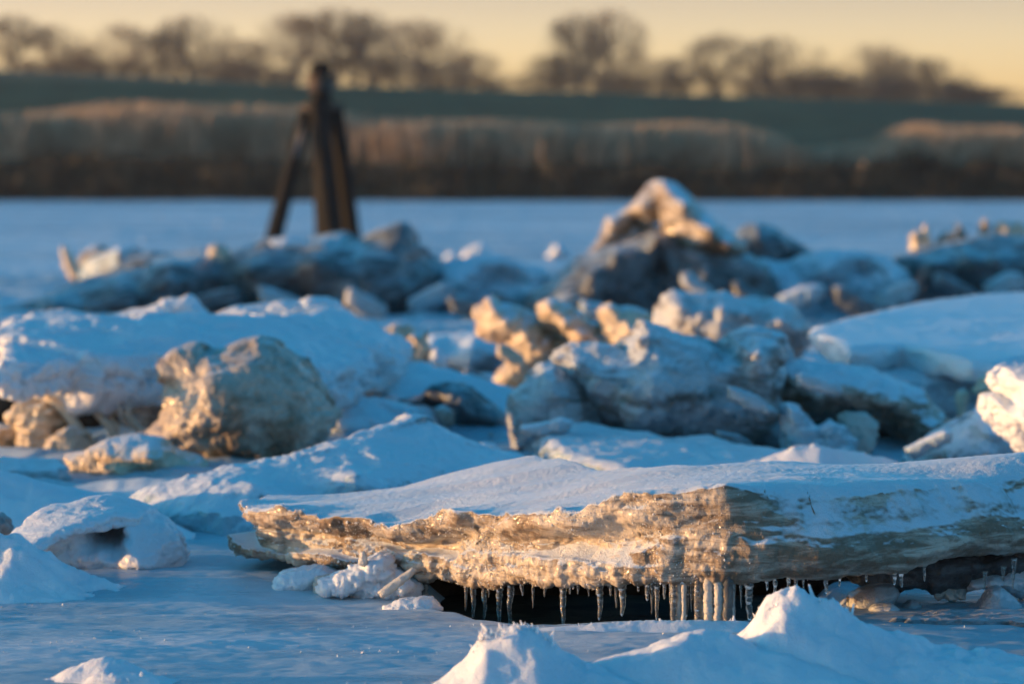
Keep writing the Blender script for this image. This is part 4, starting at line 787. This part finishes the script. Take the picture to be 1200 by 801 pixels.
for k, (px, py, rr) in enumerate([(561, 291, 12), (529, 298, 6), (656, 291, 9)]):
    relief('snow_lump', ('largest pale lump on the open ice behind the low blue heap', 'small pale lump just left of the largest one behind the low blue heap', 'pale lump on the open ice just left of the peak')[k], 'snow lump',
           [(px - rr * 1.9, py + 12), (px - rr * 1.1, py + 1), (px - rr * .5, py - rr * (.3 + .15 * (k % 3))), (px + rr * .2, py - rr * .55), (px + rr * 1.0, py + 2 - k % 3), (px + rr * (1.8 + .4 * (k % 2)), py + 12)], 56 + k * .9, .5, M_SNOWY, 'lumps on the open ice in the middle', seed=130 + k)
G = 'plates of the peak'
relief('ice_plate', 'left plate of the peak that rises highest in the back row', 'ice plate', [(684, 304), (694, 290), (708, 270), (712, 254), (726, 251), (748, 233), (762, 215), (770, 211), (778, 212), (786, 232), (784, 250), (764, 264), (740, 282), (716, 290), (700, 304)], 33.4, .7, M_DIRTY, G, ctrl=[(716, 264, .1), (752, 243, .12), (745, 262, -.3), (730, 276, -.25)], seed=141, lean=.2, rough=.5, chip=.5, fine=.7)
relief('ice_plate', 'right plate of the peak in the back row, its long edge bright', 'ice plate', [(766, 226), (770, 212), (778, 210), (792, 215), (812, 234), (838, 259), (858, 274), (872, 287), (870, 296), (858, 302), (834, 300), (800, 296), (778, 282), (774, 250)], 33.0, .8, M_DIRTY, G, ctrl=[(800, 240, .3), (830, 268, .35), (850, 285, .3), (790, 260, .0), (800, 280, .0)], seed=142, lean=.25, rough=.4, chip=.4, fine=.7)
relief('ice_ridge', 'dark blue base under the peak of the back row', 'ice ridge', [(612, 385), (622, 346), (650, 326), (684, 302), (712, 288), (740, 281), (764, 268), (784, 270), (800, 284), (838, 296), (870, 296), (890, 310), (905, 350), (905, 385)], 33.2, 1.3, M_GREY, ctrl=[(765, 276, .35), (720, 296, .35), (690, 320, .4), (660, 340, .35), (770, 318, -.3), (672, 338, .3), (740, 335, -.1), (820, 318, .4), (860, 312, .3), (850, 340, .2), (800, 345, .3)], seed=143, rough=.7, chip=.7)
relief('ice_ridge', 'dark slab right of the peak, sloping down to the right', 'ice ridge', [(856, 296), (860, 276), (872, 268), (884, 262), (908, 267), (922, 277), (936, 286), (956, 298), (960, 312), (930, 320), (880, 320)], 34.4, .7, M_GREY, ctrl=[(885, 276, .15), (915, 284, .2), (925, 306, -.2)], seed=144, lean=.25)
relief('ice_ridge', 'broad blue heap with dark gaps between the peak and the right margin', 'ice ridge', [(860, 385), (866, 318), (890, 304), (915, 312), (945, 302), (975, 296), (1010, 295), (1040, 300), (1056, 316), (1060, 350), (1050, 385)], 33.6, 1.1, M_BLUE, ctrl=[(900, 325, .2), (925, 312, -.2), (960, 315, .3), (1008, 318, -.3), (960, 348, -.2), (990, 350, -.1), (1035, 325, .25), (920, 350, .2), (1020, 345, .2)], seed=145)
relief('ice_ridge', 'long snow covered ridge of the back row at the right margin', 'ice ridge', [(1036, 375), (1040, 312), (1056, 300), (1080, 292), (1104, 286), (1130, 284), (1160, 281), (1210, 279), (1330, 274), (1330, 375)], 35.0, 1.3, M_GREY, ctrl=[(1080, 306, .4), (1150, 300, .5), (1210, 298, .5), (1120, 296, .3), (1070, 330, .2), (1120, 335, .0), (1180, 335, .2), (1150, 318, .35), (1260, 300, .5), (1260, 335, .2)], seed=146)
G = 'upright chips on the ridge at the right margin'
for k, (lab, q, mt) in enumerate([('pale split chip standing leftmost on the ridge at the right margin', [(1066, 298), (1068, 274), (1074, 270), (1078, 282), (1083, 262), (1088, 270), (1092, 296)], M_GOLD),
      ('dark chip with a sunlit upper edge on the ridge at the right margin', [(1094, 298), (1098, 280), (1108, 270), (1118, 268), (1124, 262), (1130, 276), (1128, 298)], M_DIRTY),
      ('narrow spike of ice standing on the ridge at the right margin', [(1146, 288), (1149, 262), (1154, 254), (1159, 266), (1160, 288)], M_DIRTY),
      ('bright double knob of ice on the ridge nearest the right edge', [(1164, 286), (1166, 266), (1174, 257), (1184, 262), (1192, 258), (1202, 266), (1204, 284)], M_GOLD)]):
    relief('ice_chip', lab, 'ice chip', q, 35.6, .3, mt, G, seed=150 + k)

# ------------------------------------------------------------------ broken plates jammed between the blocks
def plate(px, py, L, H, ang, Y, th, mat, seed, group, label):
    rr = random.Random(seed); ca, sa = math.cos(R(ang)), math.sin(R(ang)); q = []
    for u, v in ((-.5, -.25), (-.42, -.5), (.1, -.5), (.36, -.42), (.5, -.1), (.46, .5), (0, .55), (-.4, .5)):
        a, b = L * (u + rr.uniform(-.06, .06)), H * (v + rr.uniform(-.12, .12)); q.append((px + a * ca - b * sa, py + a * sa + b * ca))
    return relief('ice_plate', label, 'ice plate', q, Y, th, mat, group, seed=seed, rough=.5, chip=.8, bevel=.3, edge=.7, lean=rr.uniform(-.5, .5))
for k, (px, py, L, H, an, Y, m) in enumerate([(505, 342, 60, 22, -28, 33.3, M_BLUE), (598, 350, 54, 20, 24, 33.2, M_GREY), (655, 352, 64, 18, -34, 32.0, M_BLOCK), (548, 352, 44, 18, 12, 32.4, M_GREY), (700, 356, 46, 16, 18, 31.5, M_BLUE), (884, 342, 60, 18, 30, 32.2, M_GREY),
      (938, 340, 56, 20, -22, 31.6, M_BLUE), (1000, 345, 60, 20, 26, 31.6, M_GREY), (1050, 338, 50, 18, -30, 32.4, M_BLOCK), (1120, 330, 54, 18, 22, 33.2, M_GREY), (1178, 326, 50, 20, -26, 33.4, M_BLOCK), (250, 344, 70, 18, -12, 33.2, M_GREY), (330, 346, 60, 20, 20, 33.0, M_BLOCK), (130, 348, 60, 16, -16, 33.2, M_GREY), (430, 350, 56, 22, 28, 32.6, M_BLOCK), (820, 330, 50, 16, 36, 31.8, M_BLOCK)]):
    plate(px, py + 8, L, H, an, Y, .35, m, 500 + k, 'broken plates between the blocks of the back row', 'shaded broken ice plate jammed among the blocks of the back row')
for k, (px, py, L, H, an, Y, m) in enumerate([(400, 424, 46, 14, -20, 20.8, M_BLOCK), (560, 446, 40, 14, 26, 20.4, M_GREY), (640, 500, 60, 14, -12, 16.6, M_BLUE), (330, 545, 44, 12, -24, 16.0, M_SNOWY), (745, 396, 50, 18, -38, 19.6, M_GOLD), (600, 418, 40, 16, 40, 21.2, M_GOLD), (880, 470, 60, 16, 24, 16.9, M_BLOCK), (960, 450, 50, 14, 16, 17.0, M_BLOCK), (1085, 520, 56, 14, -30, 16.3, M_BLUE), (860, 516, 50, 14, 14, 16.6, M_GREY)]):
    plate(px, py, L, H, an, Y, .16, m, 540 + k, 'broken plates between the blocks of the middle distance', 'small broken ice plate wedged among the blocks of the middle distance')

# ------------------------------------------------------------------ loose rubble on the ice between the blocks
PROTO = []
for k in range(5):
    o = relief('ice_crumb', 'small loose crumb of ice lying between the larger blocks', 'ice crumb', [(596, 604), (595, 598), (598, 594), (602, 593), (605, 597), (606, 604)], 17.0, .032, (M_SNOWY, M_BLUE, M_SNOWY, M_SNOWY, M_BLOCK)[k], 'loose crumbs of ice between the blocks', seed=200 + k, vox=.0035, chip=1.6, fine=1.5); PROTO.append(o)
r = random.Random(5); cnt = 0
def ground_at(x, y): return float(river_z(np.array([[x]]), np.array([[y]]))[0, 0])
for i in range(120):
    Y = (r.uniform(13.5, 34) if i < 95 else r.uniform(38, 110)); x = r.uniform(-.15, .15) * Y; s = r.choice((.5, .7, .9, 1.3, 1.8)) * (1 if Y < 20 else 1.6 if Y < 36 else 1.5)
    o = PROTO[i % 5] if i < 5 else PROTO[i % 5].copy()
    if i >= 5: COL.objects.link(o)
    if Y > 36: o['label'] = 'scattered small chip of ice on the open frozen river'; o['group'] = 'chips on the open frozen river'; o.name = 'ice_chip'; o['category'] = 'ice chip'
    o.location = (x, Y, ground_at(x, Y) - .004 * s); o.scale = (s * r.uniform(.8, 1.5), s, s * r.uniform(.6, 1.1)); o.rotation_euler = (r.uniform(-.2, .2), r.uniform(-.2, .2), r.uniform(0, 6.28))
